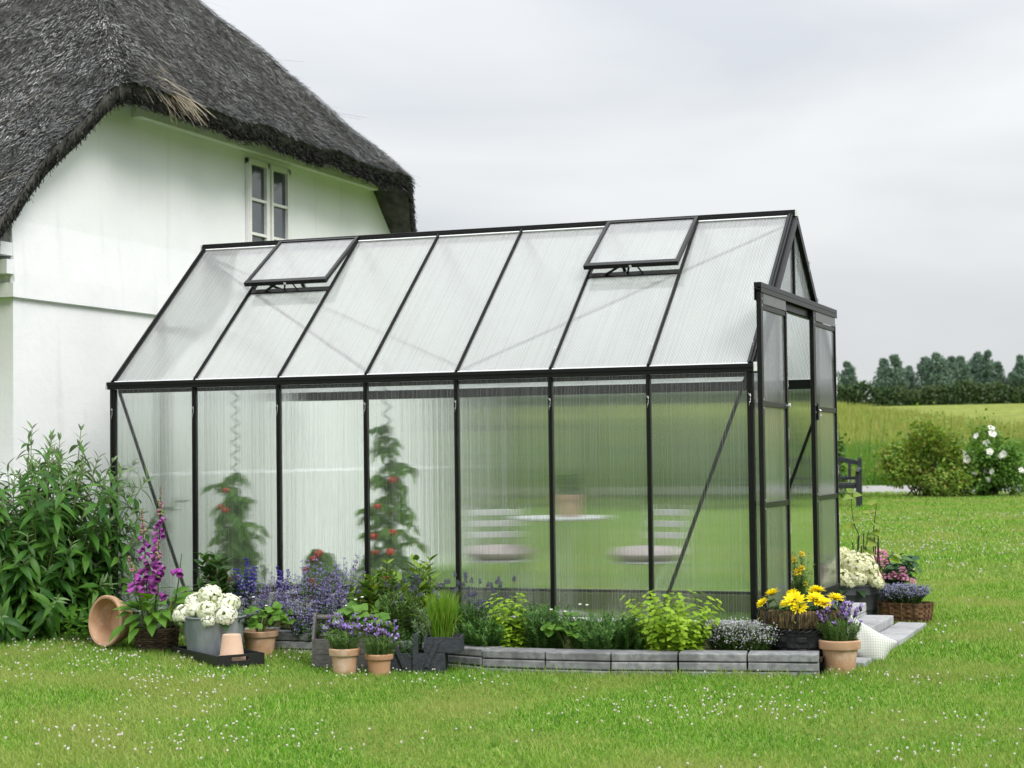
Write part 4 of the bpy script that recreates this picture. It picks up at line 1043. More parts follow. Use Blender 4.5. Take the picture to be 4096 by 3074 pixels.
def hydrangea_head(name, mat, r=.058, n=84):
    pet = leaf_t('round', .55, .1, .15, 3)
    ii = np.arange(n) + .5; ph = np.arccos(1 - 1.72 * ii / n); th = PI * (1 + 5 ** .5) * ii
    N_ = np.stack([np.cos(th) * np.sin(ph), np.sin(th) * np.sin(ph), np.cos(ph) * .82], -1); N_ = unit(N_ + R.normal(0, .10, (n, 3)))
    s1 = unit(np.cross(N_, np.tile((.2, .3, .9), (n, 1)) + R.normal(0, .3, (n, 3)))); s2 = np.cross(N_, s1); L = []
    for k in range(4):
        a = k * PI / 2; o = s1 * math.cos(a) + s2 * math.sin(a)
        L.append(batch(pet, N_ * (r * R.uniform(.90, 1.06, n))[:, None], o + N_ * .18, N_, R.uniform(.0125, .0160, n)))
    V, F = join(L); me = npmesh(name, V, F, True); me.materials.append(MATS[mat]); return me
heads_w = [hydrangea_head('flower_head', 'hydrangea_white') for _ in range(3)]
heads_c = [hydrangea_head('flower_head', 'hydrangea_cream') for _ in range(3)]
def hydrangea(label, base, heads, hs, spread, leafn, lz):
    t = thing('hydrangea', label, 'plant', base)
    st = np.array([np.stack([np.array((hx_ * .25 * q, hy_ * .25 * q, hz_ * q)) if False else np.array((hx_ * (.3 + .7 * q) , hy_ * (.3 + .7 * q), hz_ * q)) for q in np.linspace(0, 1, 4)]) for (hx_, hy_, hz_, s) in hs])
    stems_part(t, st, .004, 'green_stem')
    for k, (x_, y_, z_, s) in enumerate(hs):
        M = Matrix.Translation((x_, y_, z_)) @ Matrix.Rotation(R.uniform(0, 6.28), 4, 'Z') @ Matrix.Rotation(R.normal(0, .35), 4, 'X') @ Matrix.Diagonal((s * R.uniform(.95, 1.12), s, s * .92, 1)); place('flower_head', heads[k % 3], M, t)
    n = leafn; a = R.uniform(0, 2 * PI, n); rr = R.uniform(.35, 1, n) * spread; P = np.stack([rr * np.cos(a), rr * np.sin(a), lz + R.uniform(-.02, .05, n)], -1)
    D = unit(np.stack([np.cos(a), np.sin(a), R.uniform(-.6, .2, n)], -1)); leaf_parts(t, 'leaf', leaf_t('ovate', .34, .2, .25, 6), 'hydrangea_leaf', P, D, np.tile((0, 0, 1.), (n, 1)), R.uniform(.07, .11, n))
    return t
hydrangea('white hydrangea with rounded flower heads filling the zinc tub', (hx, hy, hz + .225),
          heads_w, [(-.135, -.11, .030, 1.15), (-.10, -.03, .095, 1.1), (-.045, -.14, .060, .9), (-.005, -.04, .145, 1.1), (.035, -.15, .065, 1.0), (.115, -.05, .095, 1.1), (.145, -.12, .035, 1.15), (.08, .07, .09, .9), (-.08, .09, .08, .9), (.06, -.17, .005, .7)], .16, 44, .015)
ox, oy = -2.80, -1.165
t = thing('upturned_pot', 'small bare terracotta pot standing upside down on the black tray', 'pot', (ox, oy, tz + .0105))
m = MB(); m.lathe([(.074, 0), (.079, .0), (.081, .038), (.072, .042), (.069, .046), (.054, .155), (.051, .162), (.012, .163), (.011, .156), (.001, .156)], n=36); obj('pot_body', m, 'terracotta_pale', t, smooth=True, world=False)

# ---- strawberry plants
def strawberry(label, base, n, reach, hgt, ls, arc=None, flowers=2, lean=(0, 0)):
    t = thing('strawberry_plant', label, 'plant', base)
    a = R.uniform(0, 2 * PI, n) if arc is None else R.uniform(arc[0], arc[1], n); rr = reach * np.sqrt(R.uniform(.05, 1, n)); h = hgt * R.uniform(.55, 1, n) * (1 - .45 * rr / reach)
    tip = np.stack([rr * np.cos(a) + lean[0], rr * np.sin(a) + lean[1], h], -1); b0 = np.stack([.02 * np.cos(a), .02 * np.sin(a), np.zeros(n)], -1)
    st = np.stack([b0, b0 * .6 + tip * .4 * np.array((.6, .6, 1.25)), b0 * .25 + tip * .75 * np.array((.85, .85, 1.1)), tip], 1); stems_part(t, st, .0028, 'pale_stem', 'leaf_stalk')
    Pl, Dl, Ul = [], [], []
    for k in range(n):
        o = unit(np.array((math.cos(a[k]), math.sin(a[k]), R.uniform(-.35, .3)))); up = unit(np.array((R.normal(0, .3), R.normal(-.25, .3), 1))); sd_ = unit(np.cross(up, o))
        for w in (-1.15, 0, 1.15): Pl.append(tip[k]); Dl.append(o * math.cos(w) + sd_ * math.sin(w)); Ul.append(up)
    leaf_parts(t, 'leaf', leaf_t('obov', .46, .28, .22, 6, wav=.06), 'strawberry_leaf', Pl, Dl, Ul, np.repeat(ls * R.uniform(.75, 1.15, n), 3))
    pet = leaf_t('round', .5, .1, .1, 3)
    for k in range(flowers):
        p = np.array((R.normal(0, reach * .4) + lean[0], -reach * R.uniform(.2, .6), hgt * R.uniform(.75, 1.05))); L = []
        for q in range(5): L.append(batch(pet, [p], [(math.cos(q * 1.257), math.sin(q * 1.257) - .3, .5)], [(0, -.5, 1)], [.012]))
        V, F = join(L); obj('blossom', npmesh('blossom', V, F, True), 'white_petal', t)
    return t
sx, sy = -2.88, -.68
_, pz = terracotta_pot('terracotta pot of strawberry plants behind the black tray', sx, sy, .112, .155)
strawberry('leafy strawberry plant with long pale stalks in the pot behind the black tray', (sx, sy, pz - .02), 24, .17, .22, .066, flowers=3, lean=(.02, -.02))

# ---- grey wooden trug with a dowel handle
trc = Vector((-2.36, -1.02, gz(-2.3, -.95) - .006)); gu = Vector((.955, .295, 0)); gv = Vector((-.295, .955, 0)); GLn, GDp = .40, .22
trug = thing('wooden_trug', 'grey wooden carrier with a round dowel handle between tall end boards', 'carrier', trc + gu * GLn / 2 + gv * GDp / 2)
def gbox(a0, a1, b0, b1, z0, z1):
    m = MB(); m.obox(trc + gu * (a0 + a1) / 2 + gv * (b0 + b1) / 2 + Vector((0, 0, (z0 + z1) / 2)), gu, gv, (0, 0, 1), (a1 - a0) / 2, (b1 - b0) / 2, (z1 - z0) / 2); return m
for b0 in (0, GDp - .014):
    obj('side_board', gbox(.0145, GLn - .0145, b0, b0 + .014, .0, .086), 'grey_wood', trug, bevel=.002); obj('side_board', gbox(.0145, GLn - .0145, b0, b0 + .014, .088, .178), 'grey_wood', trug, bevel=.002)
for a0 in (0, GLn - .014):
    m = MB(); pl = [(0.0, 0), (GDp, 0), (GDp, .18), (GDp * .68, .305), (GDp * .62, .318), (GDp * .38, .318), (GDp * .32, .305), (0, .18)]
    V = [tuple(trc + gu * aa + gv * b + Vector((0, 0, z))) for aa in (a0, a0 + .014) for b, z in pl]; k = len(pl)
    m.add(V, [tuple(range(k))[::-1], tuple(range(k, 2 * k))] + [(q, (q + 1) % k, k + (q + 1) % k, k + q) for q in range(k)]); obj('end_board', m, 'grey_wood', trug, bevel=.002)
m = MB(); m.tube([trc + gu * .0145 + gv * GDp / 2 + Vector((0, 0, .292)), trc + gu * (GLn - .0145) + gv * GDp / 2 + Vector((0, 0, .292))], .0165, n=14); obj('dowel_handle', m, 'grey_wood', trug, smooth=True)
obj('bottom_board', gbox(.0145, GLn - .0145, .0145, GDp - .0145, .004, .018), 'grey_wood', trug); obj('soil', gbox(.0145, GLn - .0145, .0145, GDp - .0145, .018, .135), 'soil', trug)
b = trc + gu * .09 + gv * .09 + Vector((0, 0, .135)); strawberry('small strawberry sprout with one raised leaf at the left end of the grey carrier', b, 4, .06, .16, .055, flowers=0)
b = trc + gu * .27 + gv * .10 + Vector((0, 0, .135)); strawberry('bushy strawberry plant at the right end of the grey carrier', b, 24, .15, .28, .068, flowers=3)

# ---- butterfly lavender in terracotta
BRACT = leaf_t('obov', .30, .2, -.1, 4)
def stoechas(label, base, n, h, spread, bs=1.0):
    t = thing('butterfly_lavender', label, 'plant', base)
    P = shoots(n, (0, 0, 0), spread * .55, h, spread, .25, .2, 6); P[..., 2] *= R.uniform(.66, 1.08, n)[:, None]; stems_part(t, P, .0016, 'stoechas_leaf')
    G_ = shoots(int(n * 1.6), (0, 0, 0), spread * .7, h * .62, spread * 1.0, .3, .15, 5)
    p, d, u_, tt = nodes_leaves(G_, .08, .95, 13, 3, .9, .3); mass(t, 'foliage', NEEDLE, 'stoechas_leaf', p, d, u_, R.uniform(.018, .034, len(p)), .032)
    k = len(P); d = unit(P[:, -1] - P[:, -2]); top = P[:, -1]
    hm = tplmesh('flower_spike', (octa(1, .30)[0], octa(1, .30)[1]), 'stoechas_head')
    for M in mats_from(top - d * .008, d, np.tile((0, 1., .2), (k, 1)), .030 * bs * np.ones(k)): place('flower_spike', hm, M, t)
    Pb, Db, Ub = [], [], []
    for q in range(k):
        if R.rand() < .12: continue
        s1 = unit(np.cross(d[q], (0.1, .9, .3))); s2 = np.cross(d[q], s1)
        for w in range(3):
            a = R.uniform(0, .6) + w * 2 * PI / 3; o = s1 * math.cos(a) + s2 * math.sin(a); Pb.append(top[q] + d[q] * .016 * bs); Db.append(unit(d[q] * 1.0 + o * .55)); Ub.append(o)
    leaf_parts(t, 'bract', BRACT, 'stoechas_bract', Pb, Db, Ub, R.uniform(.016, .027, len(Pb)) * bs, R.uniform(.018, .028, len(Pb)) * bs, limit=120, rest='bracts')
    return t
ax_, ay_ = -2.08, -1.165
_, pz = terracotta_pot('left of two small terracotta pots of purple lavender in front of the grey carrier', ax_, ay_, .0875, .158, rim=.27)
stoechas('purple butterfly lavender in the left of the two small pots', (ax_, ay_, pz - .02), 34, .185, .10)
bx_, by_ = -1.895, -1.105
_, pz = terracotta_pot('right of two small terracotta pots of purple lavender, beside the dark folding box', bx_, by_, .080, .132, rim=.25)
stoechas('purple butterfly lavender in the right of the two small pots', (bx_, by_, pz - .02), 38, .195, .105)
rx_, ry_ = .535, -.215
_, pz = terracotta_pot('large terracotta pot of lavender at the right end of the block edging', rx_, ry_, .116, .195, mat='terracotta', rim=.27, base=.68)
stoechas('purple butterfly lavender in the large pot at the right end of the edging', (rx_, ry_, pz - .02), 52, .215, .125, 1.05)

# ---- dark folding (cantilever) planter box with mint and chives
dc = Vector((-1.91, -.975, gz(-1.75, -.85) - .006)); du = Vector((.955, .295, 0)); dv_ = Vector((-.295, .955, 0)); DL, DD, DH = .335, .19, .125
fold = thing('folding_planter_box', 'dark slate wooden cantilever box with an upper tray on slanted struts', 'box', dc + du * DL / 2 + dv_ * DD / 2)
def dbox(a0, a1, b0, b1, z0, z1):
    m = MB(); m.obox(dc + du * (a0 + a1) / 2 + dv_ * (b0 + b1) / 2 + Vector((0, 0, (z0 + z1) / 2)), du, dv_, (0, 0, 1), (a1 - a0) / 2, (b1 - b0) / 2, (z1 - z0) / 2); return m
def dpart(n, m, mat='slate_wood'): return obj(n, m, mat, fold, bevel=.002)
for b0 in (0, DD - .012): dpart('side_board', dbox(0, DL, b0, b0 + .012, 0, DH))
for a0 in (0, DL - .012): dpart('end_board', dbox(a0, a0 + .012, .0123, DD - .0123, 0, DH))
dpart('soil', dbox(.0125, DL - .0125, .0125, DD - .0125, .01, .10), 'soil')
for b0 in (-.0125, DD + .0005): dpart('centre_post', dbox(DL / 2 - .016, DL / 2 + .016, b0, b0 + .012, .0, .235))
m = MB(); m.tube([dc + du * DL / 2 + dv_ * (-.006) + Vector((0, 0, .225)), dc + du * DL / 2 + dv_ * (DD + .006) + Vector((0, 0, .225))], .011, n=10); dpart('handle_rod', m)
# upper trays swung out to both sides
UZ = .115
for (a0, a1) in ((DL * .64, DL * .64 + .215),):
    for b0 in (.0, DD - .011): dpart('upper_side_board', dbox(a0, a1, b0 + .0125 - .012, b0 + .0125, UZ + .012, UZ + .10))
    for e0 in (a0, a1 - .011): dpart('upper_end_board', dbox(e0, e0 + .011, .013, DD - .0115, UZ + .012, UZ + .10))
    dpart('upper_soil', dbox(a0 + .0115, a1 - .0115, .0135, DD - .012, UZ + .014, UZ + .088), 'soil')
for (p, q) in (((DL * .68, .045), (DL * .68 + .065, .19)), ((DL * .32, .045), (DL * .32 - .065, .19))):
    m = MB(); m.bar(dc + du * p[0] + dv_ * (-.007) + Vector((0, 0, p[1])), dc + du * q[0] + dv_ * (-.007) + Vector((0, 0, q[1])), .012, .026, up=(0, 0, 1)); dpart('strut', m)
mc = dc + du * (DL * .36) + dv_ * .075 + Vector((0, 0, .10))
mint = thing('mint', 'compact green mint growing in the lower part of the dark folding box', 'plant', mc)
P = shoots(30, (0, 0, 0), .07, .165, .11, .3, .2, 6); stems_part(mint, P, .0018, 'green_stem'); p, d, u_, tt = nodes_leaves(P, .15, 1, 7, 2, .35, .25)
leaf_parts(mint, 'leaf', OV, 'mint_leaf', p, d, u_, R.uniform(.018, .030, len(p)) * (1.15 - .5 * tt))
mc = dc + du * (DL * .64 + .10) + dv_ * .085 + Vector((0, 0, UZ + .085))
ch = thing('chives', 'tall clump of bright green chives in the upper tray of the dark box', 'plant', mc)
CH = (np.array([(0, -.5, 0), (0, .5, 0), (.5, -.45, 0), (.5, .45, 0), (1, 0, 0)], float), np.array([(0, 2, 3), (0, 3, 1), (2, 4, 3)]))
def blades(n, br, h, spread, w, droop, hv=.35):
    P = shoots(n, (0, 0, 0), br, h, spread, hv, .35, 6); V, F = [], []
    dr = R.uniform(0, 1, n) < droop
    P[dr, 4, 2] *= .86; P[dr, 5, 2] *= .45; P[dr, 5, :2] *= 1.45; P[dr, 4, :2] *= 1.25
    side = unit(np.cross(P[:, -1] - P[:, 0], R.normal(0, 1, (n, 3)))); k = 6
    ww = w * np.array([.8, 1, 1, .9, .65, .08])
    A = P - side[:, None] * ww[None, :, None]; B = P + side[:, None] * ww[None, :, None]
    V = np.stack([A, B], 2).reshape(-1, 3); q = np.arange(k - 1) * 2
    f = np.stack([q, q + 1, q + 3, q + 2], -1); F = (f[None] + (np.arange(n) * 2 * k)[:, None, None]).reshape(-1, 4)
    return V, F
V, F = blades(420, .055, .31, .125, .0022, .06); o = obj('blades', npmesh('blades', V, F), 'chive_blade', ch); o['kind'] = 'stuff'
V, F = blades(26, .05, .25, .2, .002, 1.0); V[:, 1] -= .03; o = obj('drooping_blades', npmesh('drooping_blades', V, F), 'chive_blade', ch); o['kind'] = 'stuff'

# ---- big black woven basket of sunflowers
kx, ky, kz = .30, -.06, -.186
bb = thing('woven_basket', 'large black woven basket with a rope-bound rim at the greenhouse corner', 'basket', (kx, ky, kz))
Hb = wicker(bb, 'black_cane', lambda q: .192 + .030 * q, 5, 22, .034, .0055, band=True)
def rim_mesh():
    prs = []; m = MB()
    n = 150
    for k in range(n):
        a = 2 * PI * k / n; w = 2 * PI * .232 / n * .50; c, s_ = math.cos(a), math.sin(a)
        pr = [(.222, Hb + .006), (.238, Hb + .014), (.247, Hb + .055), (.243, Hb + .095), (.228, Hb + .112), (.214, Hb + .100), (.210, Hb + .02)]
        o = len(m.v)
        for (r_, z_) in pr:
            for sg in (-1, 0, 1):
                rr_ = r_ + (.003 if sg == 0 else 0); m.v.append((c * rr_ - s_ * w * sg, s_ * rr_ + c * w * sg, z_))
        for j in range(len(pr) - 1):
            for q in range(2): m.f.append((o + j * 3 + q, o + j * 3 + q + 1, o + j * 3 + q + 4, o + j * 3 + q + 3))
    return m
rimo = obj('rope_rim', rim_mesh(), 'sea_rope', bb, world=False, fixn=False, smooth=True); rimo['kind'] = 'stuff'
for ph, z0 in ((0, .0), (PI, .006)):
    m = MB(); m.tube([((.229 + .006 * math.cos(20 * a + ph)) * math.cos(a), (.229 + .006 * math.cos(20 * a + ph)) * math.sin(a), Hb - .004 + .007 * math.sin(20 * a + ph)) for a in np.linspace(0, 2 * PI, 120)], .0052, n=6, cap=False); obj('braid', m, 'black_cane', bb, world=False, smooth=True)
for a in (-2.9, -2.35, -1.5, -.75, -.1, .8, 1.9): 
    m = MB(); m.tube([(r_ * math.cos(a), r_ * math.sin(a), z_) for r_, z_ in ((.232, Hb - .012), (.245, Hb + .014), (.2535, Hb + .055), (.249, Hb + .098), (.229, Hb + .118), (.209, Hb + .098))], .0055, n=6); obj('binding', m, 'black_cane', bb, world=False, smooth=True)
for a0 in (-2.75, .35):
    m = MB(); pts = []
    for q in np.linspace(0, PI, 11):
        aa = a0 - .30 * math.cos(q); r_ = .228 + .006 * math.sin(q); pts.append((r_ * math.cos(aa), r_ * math.sin(aa), Hb + .10 + .072 * math.sin(q) ** .7))
    m.tube(pts, .0115, n=8); obj('handle', m, 'black_cane', bb, world=False, smooth=True)
m = MB(); m.lathe([(.214, Hb + .06), (.1, Hb + .08), (.001, Hb + .085)], n=24); obj('soil', m, 'soil', bb, world=False)
sf = thing('dwarf_sunflowers', 'yellow dwarf sunflowers with broad dull green leaves in the black basket', 'plant', (kx, ky, kz + Hb + .07))
PET = leaf_t('lanc', .17, .25, .10, 4)
def sun_head():
    L = []
    for ring, (n, el, r0, ln) in enumerate(((15, .25, .014, .040), (14, .65, .011, .036), (11, 1.3, .007, .028))):
        a = np.arange(n) * 2 * PI / n + ring * .2 + R.normal(0, .07, n); o = np.stack([np.cos(a), np.sin(a), np.full(n, 0.)], -1)
        L.append(batch(PET, o * r0 + np.array((0, 0, .004 * ring)), unit(o + np.array((0, 0, el)) + R.normal(0, .12, (n, 3))), np.tile((0, 0, 1.), (n, 1)) - o * .6, R.uniform(.9, 1.12, n) * ln, ln * 1.25))
    V, F = join(L); me = npmesh('flower_head', V, F, True); me.materials.append(MATS['sunflower_petal']); return me
sh = [sun_head() for _ in range(3)]
dm = MB(); dm.lathe([(.016, -.006), (.017, .0), (.014, .006), (.001, .009)], n=14); disc_me = bpy.data.meshes.new('disc'); disc_me.from_pydata(dm.v, [], dm.f); disc_me.materials.append(MATS['sunflower_disc'])
cm = octa(1, .3); cal = tplmesh('calyx', join([batch(leaf_t('lanc', .2, .2, .1, 3), [(0, 0, -.004)], [(math.cos(q), math.sin(q), .1)], [(0, 0, 1)], [.026]) for q in np.arange(0, 6.28, .6)]), 'sunflower_leaf')
heads = [(h[0], h[1], h[2] + .042, *h[3:]) for h in [(-.155, -.10, .085, 1.0, (-.35, -.1)), (-.20, -.16, .035, .85, (-.7, -.5)), (-.075, -.12, .03, .75, (-.1, -.6)), (-.01, -.18, .050, 1.35, (.1, -.9)), (.02, -.21, .020, 1.0, (.15, -1.0)), (.095, -.06, .105, 1.0, (.1, .0)), (.10, -.15, .060, 1.15, (.35, -.5)), (.155, -.17, .040, 1.0, (.2, -.45)), (.20, -.06, .060, 1.05, (.25, -.15)), (.04, .10, .08, 1.0, (0, .1)), (-.08, .09, .07, 1.0, (-.2, .1))]]
stp = np.array([np.stack([np.array((h[0] * (.5 + .5 * q), h[1] * (.5 + .5 * q), h[2] * q - .02)) for q in np.linspace(0, 1, 4)]) for h in heads]); stems_part(sf, stp, .0045, 'sunflower_leaf', n=5)
for k, (x_, y_, z_, s, tl) in enumerate(heads):
    q = Vector((tl[0], tl[1], 1)).to_track_quat('Z', 'Y').to_matrix().to_4x4(); M = Matrix.Translation((x_, y_, z_)) @ q @ Matrix.Rotation(R.uniform(0, 6), 4, 'Z') @ Matrix.Diagonal((s, s, s, 1))
    M = M @ Matrix.Scale(1.0, 4); o = place('flower_head', sh[k % 3], M, sf); place('disc', disc_me, Matrix.Identity(4), o); place('calyx', cal, Matrix.Identity(4), o)
n = 84; a = R.uniform(0, 2 * PI, n); rr = R.uniform(.05, .22, n); P = np.stack([rr * np.cos(a), rr * np.sin(a), R.uniform(-.005, .09, n)], -1); D = unit(np.stack([np.cos(a), np.sin(a), R.uniform(-.45, .5, n)], -1))
leaf_parts(sf, 'leaf', leaf_t('ovate', .36, .22, .28, 6), 'sunflower_leaf', P, D, np.tile((0, 0, 1.), (n, 1)), R.uniform(.055, .095, n))
leaf_parts(sf, 'yellowed_leaf', leaf_t('ovate', .36, .22, .28, 6), 'yellow_leaf', [(.0, -.205, .012), (-.215, -.085, -.005)], [(.1, -.9, -.35), (-.8, -.3, -.4)], [(0, 0, 1), (0, 0, 1)], [.06, .07])

# ---- gingham pillow on the bottom step
pc = Vector((.575, .40, -.148))
pil = MB(); nu, nvv = 18, 18; V = []; wu, wv = .155, .108
pu = Vector((.86, .12, -.50)).normalized(); pv = Vector((.40, .42, .80)).normalized(); pv = (pv - pu * pv.dot(pu)).normalized(); pn = pu.cross(pv).normalized()
for sgn in (1, -1):
    for i_ in range(nu + 1):
        for j_ in range(nvv + 1):
            a_ = -1 + 2 * i_ / nu; b_ = -1 + 2 * j_ / nvv; th_ = max(0, (1 - abs(a_) ** 2.6)) ** .55 * max(0, (1 - abs(b_) ** 2.6)) ** .55
            k_ = 1 - .10 * (1 - abs(a_) ** 2) * (abs(b_) ** 3); k2 = 1 - .10 * (1 - abs(b_) ** 2) * (abs(a_) ** 3)
            V.append(tuple(pc + pu * a_ * wu * k2 + pv * b_ * wv * k_ + pn * (sgn * .062 * th_ + .006 * math.sin(5 * a_ + 3 * b_) * th_)))
o_ = (nu + 1) * (nvv + 1); F = []
for s_ in range(2):
    for i_ in range(nu):
        for j_ in range(nvv):
            q = s_ * o_ + i_ * (nvv + 1) + j_; f_ = (q, q + nvv + 1, q + nvv + 2, q + 1); F.append(f_ if s_ == 0 else f_[::-1])
t = thing('pillow', 'white and green checked pillow leaning on the steps behind the terracotta pot', 'pillow', (.60, .40, -.222))
pil.add(V, F); obj('pillow_cover', pil, 'gingham', t, smooth=True)

# ---- cluster beyond the steps
zx, zy = .0, 3.0
t = thing('dark_zinc_tub', 'dark grey zinc tub beyond the steps with white hydrangea', 'tub', (zx, zy, -.257))
m = MB(); m.lathe([(.12, 0), (.205, .002), (.215, .09), (.219, .094), (.219, .104), (.218, .11), (.232, .20), (.236, .204), (.236, .214), (.234, .218), (.244, .262), (.250, .264), (.250, .274), (.240, .274), (.23, .24), (.001, .235)], n=48); obj('tub_body', m, 'dark_zinc', t, smooth=True, world=False)
hydrangea('creamy white hydrangea in the dark zinc tub beyond the steps', (zx, zy, -.257 + .24), heads_c,
          [(-.12, -.12, .14, 1.35), (-.02, -.18, .09, 1.3), (.02, -.05, .19, 1.2), (.085, -.12, .165, 1.45), (.10, -.17, .08, 1.2), (.17, -.10, .15, 1.25), (.205, -.10, .09, 1.05), (.235, -.12, .045, .9), (-.05, .1, .24, 1.0), (.04, .08, .22, 1.0), (-.1, 0, .2, 1.1), (.14, -.05, .20, 1.1), (.05, -.19, .05, 1.0)], .22, 44, .01)
kw = thing('staked_vine', 'young vine with yellow green leaves tied to thin stakes in the dark zinc tub', 'plant', (zx + .13, zy + .12, -.02))
m = MB()
for k in range(9):
    x_ = -.10 + .02 * k + R.normal(0, .006) + (.05 if k > 4 else 0); m.tube([(x_, R.normal(0, .02), 0), (x_ * .8 + R.normal(0, .015), R.normal(0, .02), R.uniform(.30, .42))], .0045, n=5)
obj('stakes', m, 'dark_stem', kw, world=False)
st = np.array([[(-.06, 0, 0), (-.075, 0, .2), (-.06, 0, .38), (-.10, 0, .48), (-.115, 0, .62), (-.10, 0, .70)], [(.04, 0, 0), (.05, 0, .18), (.06, 0, .3), (.045, 0, .42), (.06, 0, .52), (.075, 0, .62)], [(.07, -.02, 0), (.10, -.02, .1), (.14, -.02, .17), (.12, -.02, .2), (.16, -.02, .22), (.19, 0, .26)], [(-.04, -.02, 0), (-.05, -.03, .1), (-.02, -.04, .19), (-.01, -.03, .26), (0, 0, .36), (.01, 0, .42)]], float)
stems_part(kw, st, .0055, 'bark', n=5)
i_ = np.array([0, 0, 1, 3, 3, 1, 0, 0, 0, 0, 0, 1, 1, 1, 1, 1, 1, 1, 1, 1, 2, 2, 3, 3, 3, 3, 3, 1]); tt_ = np.array([.55, .7, .45, .65, .7, .8, 1, .96, .92, .86, .62, 1, .98, .9, .85, .78, .72, .66, .6, .5, .8, .95, .9, .95, .75, .8, .6, .55]); p, d = at(st, i_, tt_); n = len(i_)
a = R.uniform(0, 2 * PI, n); D = unit(np.stack([np.cos(a) * 1.2, np.sin(a) * .6 - .2, R.uniform(-.5, .5, n)], -1)); leaf_parts(kw, 'leaf', leaf_t('ovate', .32, .25, .25, 6), 'kiwi_leaf', p, D, np.stack([R.normal(0, .5, n), R.normal(-.9, .5, n), np.ones(n)], -1), R.uniform(.06, .10, n))
gx, gy = .27, 3.42
t = thing('black_pot', 'dark round pot of pink geraniums behind the brown basket', 'pot', (gx, gy, gz(gx, gy)))
m = MB(); m.lathe([(.08, 0), (.13, .002), (.150, .20), (.158, .202), (.158, .225), (.145, .225), (.14, .2), (.001, .195)], n=36); obj('pot_body', m, 'dark_zinc', t, smooth=True, world=False)
ge = thing('geranium', 'pink flowering geranium with dark green leaves in the pot behind the brown basket', 'plant', (gx, gy, gz(gx, gy) + .2))
P = shoots(34, (0, 0, 0), .09, .27, .20, .45, .3, 6); stems_part(ge, P, .003, 'green_stem'); p, d, u_, tt = nodes_leaves(P, .35, 1, 4, 2, .3, .4)
leaf_parts(ge, 'leaf', RND, 'geranium_leaf', p, d, u_ + np.array((0, -.4, .6)), R.uniform(.045, .075, len(p)))
def ball_head(name, mat, r, n, ps):
    ii = np.arange(n) + .5; ph = np.arccos(1 - 1.6 * ii / n); th = PI * (1 + 5 ** .5) * ii; N_ = np.stack([np.cos(th) * np.sin(ph), np.sin(th) * np.sin(ph), np.cos(ph)], -1)
    V, F = batch(leaf_t('round', .5, .2, .2, 3), N_ * r * .7, unit(N_ + R.normal(0, .4, (n, 3))), np.tile((0, 0, 1.), (n, 1)) + R.normal(0, .4, (n, 3)), R.uniform(.8, 1.2, n) * ps); me = npmesh(name, V, F, True); me.materials.append(MATS[mat]); return me
gh_ = ball_head('flower_head', 'geranium_pink', .032, 40, .020)
for (x_, y_, z_, s) in ((-.155, -.06, .235, 1.0), (-.085, -.06, .255, 1.05), (-.07, -.14, .10, .75), (.02, -.15, .11, .7), (.09, -.14, .10, .75), (.085, -.12, .15, .6), (.155, -.12, .07, .5), (-.14, -.12, .17, .5), (.10, -.10, .03, .5), (-.06, -.06, .20, .7)):
    place('flower_head', gh_, Matrix.Translation((x_, y_, z_)) @ Matrix.Rotation(R.uniform(0, 6), 4, 'Z') @ Matrix.Scale(s * 1.5, 4), ge)
rbx, rby = .43, 2.93
t = thing('brown_basket', 'rectangular brown wicker basket of lilac flowering thyme on the lawn', 'basket', (rbx, rby, gz(rbx, rby)))
t.rotation_euler = (0, 0, -.30)
Hq = wicker(t, 'brown_wicker', lambda q: 1.0 + .12 * q, 9, 26, .0165, .028, sq=(.165, .105))
m = MB(); m.box(-.155, .155, -.095, .095, .01, Hq - .02); obj('soil', m, 'soil', t, world=False)
def thyme(label, base, n, h, spread, fl_mat, nfl, sxy=(1, 1), leafs=.010, name='thyme', lm='thyme_leaf', fls=.011):
    t = thing(name, label, 'plant', base); P = shoots(n, (0, 0, 0), spread * .6, h, spread, .35, .2, 6); P[..., 0] *= sxy[0]; P[..., 1] *= sxy[1]
    stems_part(t, P, .0010, 'green_stem', n=3); p, d, u_, tt = nodes_leaves(P, .1, .97, 11, 3, .4, .3); mass(t, 'foliage', DIA, lm, p, d, u_, R.uniform(.7, 1.3, len(p)) * leafs * 1.1)
    i_ = R.randint(0, n, nfl); tt = 1 - np.abs(R.normal(0, .20, nfl)); p, d = at(P, i_, np.clip(tt, .2, 1)); mass(t, 'blossoms', FLO, fl_mat, p + R.normal(0, .006, (nfl, 3)), unit(R.normal(0, 1, (nfl, 3)) + np.array((0, -.4, .8))), R.normal(0, 1, (nfl, 3)), R.uniform(.7, 1.3, nfl) * fls)
    return t
thyme('lilac flowering thyme filling the rectangular brown basket', (rbx, rby, gz(rbx, rby) + Hq - .02), 300, .15, .18, 'lilac_flower', 2200, (1.05, .7), .011, fls=.012)
